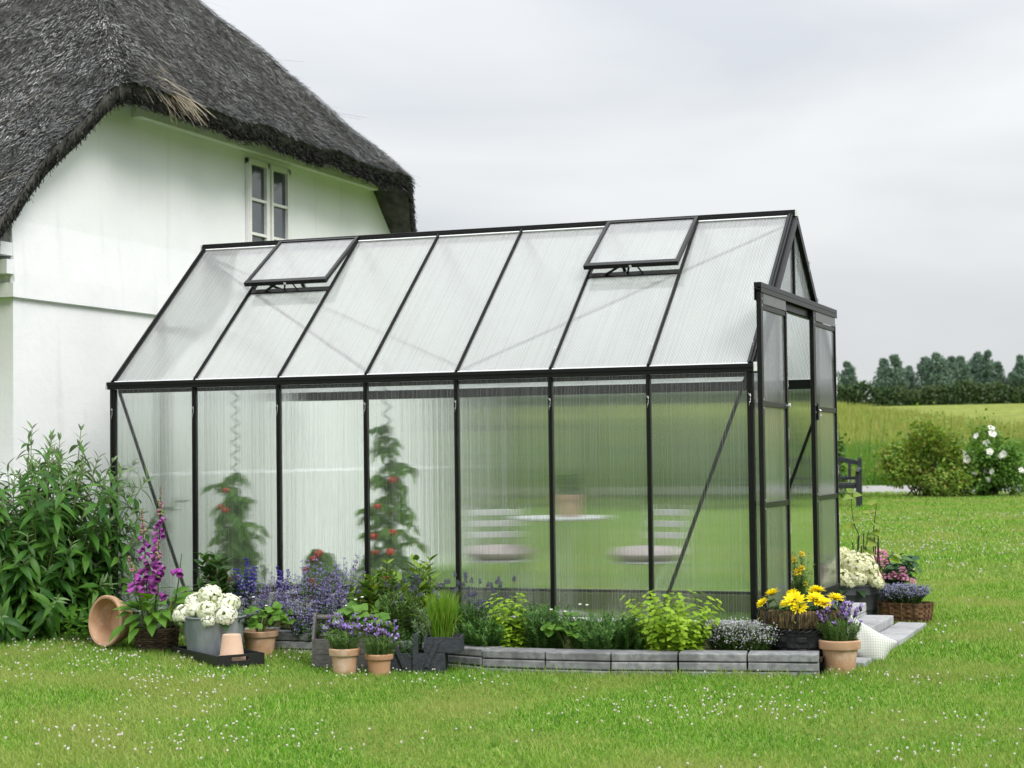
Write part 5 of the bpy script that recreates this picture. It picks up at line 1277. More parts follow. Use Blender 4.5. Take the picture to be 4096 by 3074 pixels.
# yellow daisies on the upper step behind the door opening
cx_, cy_ = .06, 1.02
t = thing('small_dark_pot', 'small dark pot standing on the top step in the door opening', 'pot', (cx_, cy_, -.078)); m = MB(); m.lathe([(.04, 0), (.055, .001), (.068, .11), (.062, .11), (.055, .09), (.001, .09)], n=24); obj('pot_body', m, 'dark_zinc', t, smooth=True, world=False)
co = thing('yellow_daisies', 'bushy yellow daisies seen through the open greenhouse doors', 'plant', (cx_, cy_, .01)); P = shoots(55, (0, 0, 0), .04, .36, .10, .6, .2, 7); stems_part(co, P, .0013, 'green_stem', n=3); p, d, u_, tt = nodes_leaves(P, .1, .97, 12, 2, .7, .35); mass(co, 'foliage', OVN, 'stoechas_leaf', p, d, u_, R.uniform(.014, .026, len(p)))
yh = ball_head('flower_head', 'coreopsis', .018, 26, .014)
for k in range(7): place('flower_head', yh, Matrix.Translation(tuple(P[k, -1])) @ Matrix.Scale(R.uniform(.8, 1.2), 4), co)

# ================================================================== HERB BED
def catmint(label, x, y, n, h, spread, t0=.5, mat='catmint_flower', nf=60, size=.011, rad=.014, name='catmint', arc=None, lean=None, leaf=.026):
    t = thing(name, label, 'plant', (x, y, BZ(x, y))); P = shoots(n, (0, 0, 0), spread * .4, h, spread, .45, .3, 8, arc)
    if lean is not None: P[..., :2] += (np.array(lean)[None, None] * (P[..., 2:3] / h) ** 1.5)
    stems_part(t, P, .0016, 'dark_stem'); p, d, u_, tt = nodes_leaves(P, .05, t0 + .12, 9, 2, .3, .3); mass(t, 'foliage', OV, 'catmint_leaf', p, d, u_, R.uniform(.7, 1.2, len(p)) * leaf)
    nf = int(nf * .55); S = len(P); W_ = 7                                        # whorls along the spike
    tw = np.linspace(t0, 1, W_); i_ = np.repeat(np.arange(S), W_ * nf // W_); w_ = R.randint(0, W_, len(i_)); tq = np.clip(tw[w_] + R.normal(0, .012, len(i_)), 0, 1); p, d = at(P, i_, tq)
    o = unit(np.cross(d, R.normal(0, 1, (len(i_), 3)))); mass(t, 'florets', FLO, mat, p + o * (rad * R.uniform(.1, 1, len(i_)) * (1.2 - .6 * (tq - t0) / (1 - t0)))[:, None], unit(o + d * .3), d, R.uniform(.7, 1.3, len(i_)) * size)
    return t
catmint('blue violet catmint behind the potted strawberry plant', -3.06, -.36, 30, .40, .20, nf=55)
catmint('large blue violet catmint spilling over the edging left of the grey carrier', -2.70, -.40, 56, .50, .30, nf=60, lean=(.02, -.03))
catmint('airy tall catmint right behind the grey carrier', -2.55, -.24, 34, .54, .20, nf=70)
catmint('low catmint drooping over the blocks beside the grey carrier', -2.66, -.50, 22, .26, .17, t0=.35, nf=70, lean=(.02, -.10))
catmint('deep blue sage with dense upright spikes behind the white hydrangea', -3.22, -.25, 13, .50, .11, t0=.60, mat='salvia_flower', nf=110, size=.011, rad=.013, name='blue_sage', leaf=.045)
catmint('pair of deep blue sage spikes before the third greenhouse post', -2.98, -.18, 7, .47, .07, t0=.66, mat='salvia_flower', nf=120, size=.011, rad=.013, name='blue_sage', leaf=.045)
def bay(label, x, y, n, h, spread, mat, ls, name='bay_shrub'):
    t = thing(name, label, 'shrub', (x, y, BZ(x, y))); P = shoots(n, (0, 0, 0), spread * .35, h, spread, .5, .2, 7); stems_part(t, P, .0032, 'dark_stem', n=5); p, d, u_, tt = nodes_leaves(P, .28, 1, 9, 2, .75, .35, decus=True)
    leaf_parts(t, 'leaf', ELL, mat, p, d, u_, R.uniform(.7, 1.2, len(p)) * ls); return t
bay('dark green bay shrub behind the white hydrangea heads', -3.42, -.20, 20, .50, .15, 'bay_dark', .088)
bay('bright green bay shrub in the bed right of the grey carrier', -2.28, -.30, 24, .50, .17, 'bay_leaf', .070)
bay('yellow green bay shrub rising above the lavender spikes', -2.06, -.20, 17, .53, .15, 'bay_leaf', .078)
def lavender(label, x, y, n, h, spread, ng, lean=(0, 0)):
    t = thing('lavender', label, 'plant', (x, y, BZ(x, y))); P = shoots(n, (0, 0, 0), spread * .5, h, spread, .38, .2, 7); P[..., 0] += lean[0] * (P[..., 2] / h) ** 1.5; stems_part(t, P, .0011, 'lavender_leaf', n=3, taper=.8)
    spikes(t, 'flower_spikes', P, .92, 34, .0095, .008, 'lavender_flower', droop=.0)
    G_ = shoots(ng, (0, 0, 0), spread * .6, h * .46, spread * .95, .35, .2, 5); p, d, u_, tt = nodes_leaves(G_, .05, .98, 12, 3, 1.0, .3); mass(t, 'foliage', NEEDLE, 'lavender_leaf', p, d, u_, R.uniform(.022, .042, len(p)), .036)
lavender('lavender with long flower stalks behind the butterfly lavender pots', -2.02, -.32, 30, .46, .17, 110)
lavender('lavender clump behind the chives, left of the fifth greenhouse post', -1.74, -.28, 34, .47, .18, 120)
lavender('lavender clump leaning right beside the first lemon balm', -1.50, -.30, 24, .46, .14, 90, (.04, 0))
def rosemary(label, x, y, n, h, spread, mat='rosemary', ln=.026, sx=1.0, name='rosemary'):
    t = thing(name, label, 'plant', (x, y, BZ(x, y))); P = shoots(n, (0, 0, 0), spread * .6, h, spread, .4, .25, 6); P[..., 0] *= sx; stems_part(t, P, .0016, 'green_stem', n=3); p, d, u_, tt = nodes_leaves(P, .05, 1, 16, 4, .8, .3); mass(t, 'foliage', (NEEDLE[0] * np.array((1, 1.6, 1)), NEEDLE[1]), mat, p, d, u_, R.uniform(.7, 1.2, len(p)) * ln, ln * 1.2)
rosemary('feathery upright tarragon between the grey carrier and the dark box', -2.08, -.42, 60, .34, .13, 'stoechas_leaf', .034, name='tarragon')
rosemary('silvery low lavender cotton behind the dark folding box', -1.86, -.40, 90, .25, .17, 'lavender_leaf', .028, name='lavender_cotton')
rosemary('dark green savory right of the first lemon balm', -1.17, -.36, 120, .29, .18, sx=1.15, name='savory')
rosemary('spreading dark green savory in the middle of the bed', -.82, -.38, 150, .235, .20, sx=1.3, name='savory')
rosemary('low green savory between the chives and the first lemon balm', -1.50, -.46, 90, .21, .16, sx=1.15, name='savory')
def balm(label, x, y, n, h, spread, ls, tall=()):
    t = thing('lemon_balm', label, 'plant', (x, y, BZ(x, y))); P = shoots(n, (0, 0, 0), spread * .5, h, spread, .55, .25, 7); stems_part(t, P, .0018, 'pale_stem', n=4); p, d, u_, tt = nodes_leaves(P, .12, 1, 9, 2, .25, .3); leaf_parts(t, 'leaf', leaf_t('ovate', .40, .2, .2, 5), 'lemon_balm', p, d, u_ + np.array((0, -.45, .3)), R.uniform(.7, 1.15, len(p)) * ls * (1.25 - .6 * tt))
balm('yellow green lemon balm in front of the sixth greenhouse bay post', -1.36, -.42, 52, .37, .15, .044)
balm('large bright yellow green lemon balm in front of the slanting brace', -.40, -.34, 110, .385, .27, .044)
strawberry('strawberry plant with broad leaves growing in the middle of the herb bed', (-1.00, -.42, BZ(-1, -.42)), 20, .13, .30, .066, flowers=4)
rosemary('dark green savory left of the large lemon balm', -.66, -.36, 90, .22, .15, sx=1.1, name='savory')
rosemary('fresh green hyssop between the two lavender clumps', -1.62, -.36, 70, .30, .13, 'mint_leaf', .03, name='hyssop')
strawberry('pair of tall strawberry leaves beside the leaning lavender', (-1.46, -.26, BZ(-1.46, -.26)), 4, .06, .36, .066, flowers=0)
thyme('pale flowering thyme spread along the right end of the bed', (-.03, -.26, BZ(0, -.26)), 560, .215, .21, 'thyme_flower', 3000, (1.2, .62), .011)
thyme('small pale flowering thyme behind the savory', (-.76, -.20, BZ(-.8, -.2)), 120, .13, .12, 'thyme_flower', 700, (1.2, .6), .010)

# ================================================================== BUDDLEIA BUSH
bu = thing('butterfly_bush', 'big leafy green bush with long pointed leaves against the cottage corner', 'bush', (-4.78, -.32, gz(-4.78, -.32)))
P = shoots(170, (0, 0, 0), .42, 1.25, .84, .66, .26, 10)
P[:, :, 0] *= 1.05
Px = shoots(10, (0, 0, 0), .3, 1.40, .5, .15, .12, 10); P = np.concatenate([P, Px]); stems_part(bu, P, .0050, 'pale_stem', n=5)
p, d, u_, tt = nodes_leaves(P, .08, .93, 14, 2, .30, .28); dn = d + np.array((0, 0, -1.0)) * (.10 + .5 * R.uniform(0, 1, len(p)))[:, None]
leaf_parts(bu, 'leaf', leaf_t('lanc', .155, .28, .38, 6), 'buddleia_leaf', p, unit(dn), u_, R.uniform(.75, 1.25, len(p)) * .168 * (1.05 - .35 * tt), key=p[:, 1] - .35 * p[:, 2] - .1 * p[:, 0])
p, d, u_, tt = nodes_leaves(P, .92, 1.0, 3, 2, 1.4, .2); mass(bu, 'young_leaves', leaf_t('lanc', .11, .35, .25, 5), 'buddleia_tip', p, d, u_, R.uniform(.05, .10, len(p)))
# low weeds and grass at its foot
wd = thing('ground_elder', 'low dark weeds at the foot of the big leafy bush', 'weeds', (-4.35, -.62, gz(-4.35, -.62))); P = shoots(60, (0, 0, 0), .35, .24, .42, .5, .2, 5); P[..., 1] *= .45; stems_part(wd, P, .0015, 'green_stem', n=3); p, d, u_, tt = nodes_leaves(P, .3, 1, 4, 2, .3, .35); mass(wd, 'foliage', OV, 'fox_leaf', p, d, u_, R.uniform(.03, .055, len(p)))

# ================================================================== INSIDE THE GREENHOUSE
FLZ = -.15
tab = thing('bistro_table', 'round white bistro table inside the greenhouse', 'table', (-1.58, 1.10, FLZ)); m = MB(); m.lathe([(.001, .705), (.315, .705), (.322, .712), (.322, .722), (.315, .728), (.001, .728)], n=48); obj('table_top', m, 'white_enamel', tab, world=False, smooth=True)
m = MB(); m.tube([(0, 0, .06), (0, 0, .705)], .016, n=12); obj('column', m, 'white_enamel', tab, world=False, smooth=True)
for k in range(3):
    a = k * 2.094 + .4; m = MB(); m.tube([(0, 0, .10), (.14 * math.cos(a), .14 * math.sin(a), .07), (.24 * math.cos(a), .24 * math.sin(a), .008)], .011, n=8); obj('leg', m, 'white_enamel', tab, world=False, smooth=True)
def chair(label, x, y, rz):
    t = thing('bistro_chair', label, 'chair', (x, y, FLZ), 'white chairs at the bistro table'); t.rotation_euler = (0, 0, rz)
    m = MB(); m.lathe([(.001, .425), (.195, .425), (.20, .43), (.20, .438), (.195, .442), (.001, .442)], n=36); obj('seat', m, 'white_enamel', t, world=False, smooth=True)
    for sx_ in (-1, 1):
        m = MB(); m.tube([(sx_ * .17, -.17, 0), (sx_ * .165, .02, .43)], .010, n=8); obj('leg', m, 'white_enamel', t, world=False)
        m = MB(); m.tube([(sx_ * .17, .18, 0), (sx_ * .165, .14, .43), (sx_ * .16, .20, .80)], .010, n=8); obj('leg', m, 'white_enamel', t, world=False)
    for z in (.60, .675, .75):
        m = MB(); m.bar((-.165, .175 + (z - .6) * .16, z), (.165, .175 + (z - .6) * .16, z), .012, .040, up=(0, 0, 1)); obj('back_slat', m, 'white_enamel', t, world=False, bevel=.003)
    return t
def cushion(label, x, y):
    t = thing('seat_cushion', label, 'cushion', (x, y, FLZ + .442), 'pale pink seat cushions'); m = MB(); m.lathe([(.001, .0), (.19, .004), (.225, .025), (.232, .045), (.222, .065), (.17, .088), (.001, .10)], n=40); obj('cushion_cover', m, 'pink_fabric', t, world=False, smooth=True)
chair('white slatted chair left of the bistro table', -1.99, 1.05, .55); cushion('pale pink round cushion on the left chair', -1.99, 1.05)
chair('white slatted chair right of the bistro table', -.95, 1.05, -.62); cushion('pale pink round cushion on the right chair', -.95, 1.05)
t, pz = terracotta_pot('small terracotta pot on the white table inside the greenhouse', -1.50, 1.06, .085, .145, z=FLZ + .728, mat='terracotta_pale')
sp = thing('potted_herb', 'small green herb in the terracotta pot on the white table', 'plant', (-1.50, 1.06, pz - .02)); P = shoots(16, (0, 0, 0), .04, .18, .12, .4, .2, 5); stems_part(sp, P, .0016, 'green_stem', n=3); p, d, u_, tt = nodes_leaves(P, .3, 1, 6, 2, .4, .3); mass(sp, 'foliage', OV, 'strawberry_leaf', p, d, u_, R.uniform(.03, .05, len(p)))
def tomato(label, x, y, h, spread, box_label, ns=5, spiral=True, fr=8, boxw=.34):
    bz = FLZ + .265
    t = thing('grow_box', box_label, 'planter box', (x, y, FLZ), 'white grow boxes inside the greenhouse'); m = MB(); m.prism([(-boxw, 0), (boxw, 0), (boxw + .02, .27), (boxw - .01, .27), (boxw - .015, .23), (-boxw + .015, .23), (-boxw + .01, .27), (-boxw - .02, .27)], 1, -.17, .17); obj('box_body', m, 'styro', t, world=False, bevel=.006)
    m = MB(); m.box(-boxw + .02, boxw - .02, -.145, .145, .2302, .26); obj('soil', m, 'soil', t, world=False)
    k = thing('tomato_plant', label, 'plant', (x, y, bz)); H = 1.62 - bz
    if spiral:
        m = MB(); m.tube([(.021 * math.cos(a), .021 * math.sin(a), a / (2 * PI) * .085) for a in np.arange(0, H / .085 * 2 * PI, .5)], .0045, n=4, cap=False); obj('spiral_stake', m, 'dark_zinc', k, world=False, smooth=True)
    P = shoots(ns, (0, 0, 0), .03, h, .07, .25, .1, 8); stems_part(k, P, .006, 'green_stem', n=5)
    i_ = np.repeat(np.arange(ns), 11); tt = R.uniform(.02, 1, len(i_)); p, d = at(P, i_, tt); a = R.uniform(0, 2 * PI, len(i_)); L_ = spread * R.uniform(.5, 1, len(i_)) * (1.05 - .5 * tt) * R.uniform(.35, 1.1, len(i_))
    tip = p + np.stack([np.cos(a) * L_, np.sin(a) * L_ * .55, L_ * R.uniform(-1.1, .25, len(i_))], -1); st = np.stack([p, p * .5 + tip * .5 + np.array((0, 0, .03)), tip], 1); stems_part(k, st, .002, 'green_stem', 'leaf_stalk', n=3)
    q_ = np.repeat(np.arange(len(i_)), 9); f = np.tile(np.linspace(.3, 1, 9), len(i_)); f0 = p[q_] * (1 - f)[:, None] + tip[q_] * f[:, None] + np.array((0, 0, .03)) * (4 * f * (1 - f))[:, None]; dd = unit(tip - p)[q_]; sd_ = unit(np.cross(dd, np.tile((0, 0, 1.), (len(q_), 1)))); sg = np.tile([1, -1, 1, -1, 1, -1, 1, -1, 0], len(i_))[:, None]
    mass(k, 'foliage', leaf_t('ovate', .21, .2, .35, 5, wav=.08), 'tomato_leaf', f0, unit(dd * .5 + sd_ * sg + np.array((0, 0, -.55))), np.tile((0, -.4, 1.), (len(q_), 1)) + R.normal(0, .4, (len(q_), 3)), R.uniform(.055, .10, len(q_)))
    fm = MB(); fm.lathe([(.002, -.021), (.012, -.020), (.022, -.012), (.026, 0), (.023, .012), (.013, .020), (.003, .019)], n=14); fme = bpy.data.meshes.new('fruit'); fme.from_pydata(fm.v, [], fm.f); fme.polygons.foreach_set('use_smooth', [True] * len(fme.polygons)); fme.materials.append(MATS['tomato_fruit'])
    for q in range(fr):
        tq = R.uniform(.1, .95); p, d = at(P, np.array([q % ns]), np.array([tq])); a = R.uniform(-2.6, -.5); place('fruit', fme, Matrix.Translation(tuple(p[0] + np.array((math.cos(a), math.sin(a), -.1)) * spread * R.uniform(.2, .6) * (1.1 - .7 * tq))) @ Matrix.Scale(R.uniform(.8, 1.15), 4), k)
tomato('tomato plant with red fruit behind the second pane of the greenhouse', -3.56, .25, .86, .33, 'white grow box behind the second pane', 7)
tomato('tall tomato plant with red fruit behind the fourth pane of the greenhouse', -2.45, .25, 1.16, .33, 'white grow box behind the fourth pane', 6, boxw=.27)
tomato('low tomato plant close behind the third pane of the greenhouse', -2.93, .22, .30, .20, 'white grow box behind the third pane', 5, False, 5, boxw=.17)

# ================================================================== BENCH, SHRUBS, FIELD, HEDGE, TREES
bn = thing('garden_bench', 'dark painted garden bench with a curved slatted back on the far lawn', 'bench', (-4.0, 21.9, gz(-4, 21.9))); bn.rotation_euler = (0, 0, .10)
def bp_(n, m): return obj(n, m, 'bench_paint', bn, world=False, bevel=.008)
BLh = .78
for s in (-1, 1):
    m = MB(); m.box(s * BLh - .035, s * BLh + .035, -.30, -.23, 0, .60); bp_('leg', m); m = MB(); m.bar((s * BLh, .22, 0), (s * BLh, .30, .86), .07, .07, up=(0, 1, 0)); bp_('leg', m)
    m = MB(); m.tube([(s * BLh, -.34, .60), (s * BLh, -.30, .645), (s * BLh, -.1, .655), (s * BLh, .27, .66)], .036, n=8); bp_('arm_rest', m)
for k in range(6): m = MB(); y_ = -.27 + k * .085; m.box(-BLh + .036, BLh - .036, y_, y_ + .07, .40, .425); bp_('seat_slat', m)
m = MB(); m.box(-BLh + .036, BLh - .036, -.285, -.262, .33, .398); bp_('front_rail', m); m = MB(); m.box(-BLh + .037, BLh - .037, .245, .275, .47, .53); bp_('back_rail', m)
m = MB(); pl = [(-BLh, .80), (-BLh * .6, .88), (0, .92), (BLh * .6, .88), (BLh, .80), (BLh, .72), (BLh * .6, .79), (0, .83), (-BLh * .6, .79), (-BLh, .72)]; m.prism(pl, 1, .27, .305); bp_('top_rail', m)
for k in range(7): m = MB(); x_ = -.6 + k * .2; m.bar((x_, .262, .53), (x_, .285, .80), .055, .022, up=(0, 1, 0)); bp_('back_slat', m)
CARD = (DIA[0] * np.array((1, 1.35, 1)), DIA[1])
def shrub(name, label, x, y, rx, h, n, mat, lsz, flowers=0, stems=14, sq=.8, lobes=7, group=None, ry=None, lean=0):
    t = thing(name, label, 'shrub', (x, y, gz(x, y)), group); ry = ry or rx * .8
    c = np.stack([R.uniform(-.6, .6, lobes) * rx, R.uniform(-.6, .6, lobes) * ry, h * R.uniform(.22, .78, lobes)], -1); c[0] = (0, 0, h * .72); c[1] = (-.55 * rx, -.2 * ry, h * .5); c[2] = (.55 * rx, -.2 * ry, h * .48)
    c[3:7, 2] = h * R.uniform(.16, .26, len(c[3:7])); c[:, 0] *= (1.25 - .6 * c[:, 2] / h); rad = np.stack([rx * R.uniform(.18, .48, lobes), ry * R.uniform(.25, .5, lobes), h * R.uniform(.12, .28, lobes)], -1)
    k = R.randint(0, lobes, n); v = unit(R.normal(0, 1, (n, 3))); P = c[k] + v * rad[k] * (R.uniform(.35, 1.12, n) ** .6)[:, None]; q_ = R.uniform(0, 1, n) < .13; P[q_] = c[k[q_]] + v[q_] * rad[k[q_]] * R.uniform(1.0, 1.7, q_.sum())[:, None] + np.array((0, 0, .05 * h)); P[:, 0] += lean * P[:, 2]; P = P[P[:, 2] > .03 * h]; v = unit(P - np.array((0, 0, h * .4))); m_ = len(P)
    mass(t, 'foliage', CARD, mat, P, unit(v + R.normal(0, .6, (m_, 3))), unit(v * .5 + np.array((0, 0, 1)) + R.normal(0, .5, (m_, 3))), R.uniform(.65, 1.3, m_) * lsz)
    st = [];
    for q in range(stems):
        e_ = c[q % lobes] + R.normal(0, .1, 3) * rad[q % lobes]; b_ = np.array((R.normal(0, rx * .15), R.normal(0, ry * .15), 0)); st.append(np.stack([b_, b_ * .6 + e_ * .4 * np.array((1, 1, 1.1)), e_]))
    stems_part(t, np.array(st), .018 if h > .9 else .008, 'bark', n=5)
    if flowers:
        fm_ = join([batch(leaf_t('round', .5, .2, .15, 4), [(0, 0, 0)], [(math.cos(q * 1.257), math.sin(q * 1.257), .35)], [(0, 0, 1)], [.075]) for q in range(5)]); fme = tplmesh('blossom', fm_, 'white_petal')
        for q in range(flowers):
            j = R.randint(0, lobes); w_ = unit(np.array((R.normal(0, .8), -abs(R.normal(.8, .3)), R.normal(.35, .4)))); p_ = c[j] + w_ * rad[j] * 1.1; M = Matrix.Translation(tuple(p_)) @ Vector(w_).to_track_quat('Z', 'Y').to_matrix().to_4x4() @ Matrix.Scale(R.uniform(.8, 1.25), 4); place('blossom', fme, M, t)
    return t
shrub('yellow_green_shrub', 'loose yellow green shrub on the far lawn left of the white rose', -2.62, 25.9, 1.0, 1.55, 8000, 'shrub_yellow', .075, 0, lobes=14)
shrub('rose_bush', 'dark green rose bush with white blossoms on the far lawn', -1.48, 26.3, .92, 1.40, 9000, 'rose_leaf', .072, 18, lobes=14)
shrub('low_shrub', 'low yellowish shrub beside the garden bench', -5.0, 26.9, 1.1, .95, 3200, 'shrub_yellow', .055, 3)
shrub('garden_shrub', 'tall dark shrub seen through the third greenhouse pane', -6.4, 10.4, 1.0, 2.1, 5000, 'shrub_leaf', .07, 0)
shrub('garden_shrub', 'spreading shrub seen through the sixth greenhouse pane', -6.0, 21.5, 1.4, 1.7, 4200, 'shrub_leaf', .07, 0)
shrub('garden_shrub', 'broad low shrub seen through the fifth greenhouse pane', -9.2, 22.5, 1.7, 1.5, 4200, 'shrub_yellow', .07, 0)
for (x_, y_, rx_s, h_s, mt_, lb_) in ((-12.6, 27.0, 2.2, 2.3, 'shrub_leaf', 'tall hedge shrub behind the greenhouse beside the cottage'), (-9.6, 26.6, 1.9, 2.5, 'shrub_leaf', 'tall rounded shrub behind the fourth and fifth panes'),
        (-7.0, 26.2, 1.8, 2.2, 'shrub_yellow', 'yellow green shrub behind the greenhouse table'), (-4.9, 24.6, 1.0, 1.9, 'shrub_leaf', 'dark shrub behind the last greenhouse pane')):
    shrub('garden_shrub', lb_, x_, y_, rx_s, h_s, 5200, mt_, .10, 0, lobes=12)
# verge of tall grass and weeds beyond the path, then the barley
def tall(n, x0, x1, y0, y1, h, w, mat, name, label):
    y = y0 + (y1 - y0) * R.uniform(0, 1, n) ** 1.25; x = R.uniform(x0, x1, n); x = x + (-.30) * (y - y0); P = np.stack([x, y, ground(x, y)], -1); a = R.uniform(0, 2 * PI, n)
    D = unit(np.stack([np.cos(a) * .28, np.sin(a) * .28, np.ones(n)], -1)); k = np.ones(n) * (1 + (y - y0) * .02)
    V, F = batch((CH[0], CH[1]), P, D, np.stack([R.normal(0, 1, n), np.ones(n), np.zeros(n)], -1), h * R.uniform(.55, 1.15, n), w * k); o = obj(name, npmesh(name, V, F), mat); setp(o, label, 'grass', None, 'stuff'); return o
tall(42000, -20, 6, 33.7, 46, .75, .020, 'tall_grass', 'tall_grass', 'tall green grass and weeds along the far side of the gravel path')
tall(36000, -26, 2, 46, 138, .72, .040, 'barley', 'barley_crop', 'yellow green barley covering the sloping field')
n = 26; wt = thing('thistle_stalks', 'tall single weed stalks standing above the grass beyond the path', 'weeds', (-2, 35, gz(-2, 35))); wt['kind'] = 'stuff'
xx = R.uniform(-5, 4, n) ; st = np.stack([np.stack([xx, R.uniform(-1, 3, n), np.zeros(n)], -1)] * 3, 1); st[:, 1, 2] = .7; st[:, 2, 2] = R.uniform(1.0, 1.7, n); st[:, 2, 0] += R.normal(0, .06, n); stems_part(wt, st, .014, 'green_stem', n=4)['kind'] = 'stuff'; p, d, u_, tt = nodes_leaves(st, .3, .95, 9, 2, .6, .3); mass(wt, 'foliage', OVN, 'tall_grass', p, d, u_, R.uniform(.06, .12, len(p)))
# hedge
hd = thing('field_hedge', 'long dark clipped hedge along the top of the field', 'hedge', (-25, 144, gz(-25, 144)))
n = 46000; x = R.uniform(-70, 40, n); hh = 1.75 + .25 * np.sin(x * .7) + .15 * np.sin(x * 2.3) + R.normal(0, .10, n); z = hh * R.uniform(0, 1, n) ** .8; y = R.uniform(-1.2, 1.2, n) * (1 - .35 * (z / hh) ** 2) - .2
y = np.where(R.uniform(0, 1, n) < .7, -np.abs(y), y); xw = x; yw = y + .10 * (x + 25); zz = ground(xw - 0, 144 + yw) - gz(-25, 144) + z - .1
P = np.stack([x + 25, yw, zz], -1); mass(hd, 'foliage', CARD, 'hedge_leaf', P, unit(R.normal(0, 1, (n, 3)) + np.array((0, -.3, .3))), R.normal(0, 1, (n, 3)) + np.array((0, -.6, .6)), R.uniform(.18, .36, n))
m = MB(); 
for k in range(-45, 66, 5): m.tube([(k, .10 * k, ground(k - 25, 144 + .1 * k) - gz(-25, 144) - .3), (k, .10 * k, ground(k - 25, 144 + .1 * k) - gz(-25, 144) + 1.2)], .08, n=5)
obj('stems', m, 'bark', hd, world=False)
# poplars
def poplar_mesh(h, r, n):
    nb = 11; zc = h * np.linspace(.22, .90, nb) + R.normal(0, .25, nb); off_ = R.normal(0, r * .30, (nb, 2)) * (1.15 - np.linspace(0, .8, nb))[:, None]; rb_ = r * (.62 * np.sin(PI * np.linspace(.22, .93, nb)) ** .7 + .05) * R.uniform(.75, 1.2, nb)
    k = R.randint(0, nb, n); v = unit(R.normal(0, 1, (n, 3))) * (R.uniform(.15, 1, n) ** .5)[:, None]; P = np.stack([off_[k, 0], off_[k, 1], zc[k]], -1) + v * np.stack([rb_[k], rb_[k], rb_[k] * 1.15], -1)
    n_ = len(P); V, F = batch(CARD, P, unit(R.normal(0, 1, (n_, 3)) + np.array((0, 0, .5))), R.normal(0, 1, (n_, 3)) + np.array((0, -.5, .5)), R.uniform(.26, .5, n_)); me = npmesh('crown', V, F, True); me.materials.append(MATS['poplar_leaf_hazed']); return me
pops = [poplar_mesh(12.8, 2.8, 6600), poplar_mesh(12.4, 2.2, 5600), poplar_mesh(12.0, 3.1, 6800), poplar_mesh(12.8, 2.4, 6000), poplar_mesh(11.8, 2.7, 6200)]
tm = MB(); tm.tube([(0, 0, 0), (.05, 0, 4), (0, .05, 8), (.05, 0, 11)], [.28, .2, .12, .04], n=7)
for k in range(10): a = k * 2.4; z_ = 2 + k * .8; tm.tube([(0, 0, z_), (1.0 * math.cos(a), 1.0 * math.sin(a), z_ + 1.3)], [.07, .03], n=4)
trunk_me = bpy.data.meshes.new('trunk'); trunk_me.from_pydata(tm.v, [], tm.f); trunk_me.materials.append(MATS['bark'])
px = [(-54.5, 1.02), (-51.8, .95), (-50.2, .80), (-46.9, 1.02), (-45.6, .92), (-43.9, 1.06), (-41.9, .92), (-39.3, 1.04), (-37.2, 1.0), (-35.7, .96), (-34.1, 1.02), (-32.3, 1.03), (-30.3, 1.03), (-28.6, .96), (-26.4, .80), (-24.9, .96), (-22.6, 1.0), (-19.5, .95), (-62, 1.0), (-66, .95), (-71, 1.0), (-76, 1.05)]
tags_ = ['far poplar, first beside the greenhouse door', 'far poplar, second beside the greenhouse door', 'short far poplar at the gap in the tree row', 'first broad poplar right of the gap in the row', 'poplar behind the first broad one right of the gap', 'tallest poplar near the left end of the long row', 'thin poplar in the left half of the long row', 'full poplar left of the middle of the long row', 'poplar in the middle of the long row', 'narrow poplar just right of the middle of the row', 'tall poplar in the right half of the long row', 'double poplar in the right half of the long row', 'second last poplar before the right gap', 'last poplar before the right gap in the row', 'small poplar after the right gap in the row', 'poplar at the right edge of the picture']
for k, (x_, s) in enumerate(px):
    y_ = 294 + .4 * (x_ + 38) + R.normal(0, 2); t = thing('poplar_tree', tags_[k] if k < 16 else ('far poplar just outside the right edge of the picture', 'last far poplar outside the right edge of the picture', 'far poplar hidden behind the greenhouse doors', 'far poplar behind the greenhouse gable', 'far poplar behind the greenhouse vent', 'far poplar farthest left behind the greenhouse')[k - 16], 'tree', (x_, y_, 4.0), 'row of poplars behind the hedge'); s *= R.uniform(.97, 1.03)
    M = Matrix.Rotation(R.uniform(0, 6), 4, 'Z') @ Matrix.Diagonal((s * R.uniform(.85, 1.1), s * R.uniform(.85, 1.1), s, 1)); place('crown', pops[(k * 3 + k // 5) % 5], M, t); place('trunk', trunk_me, M, t)

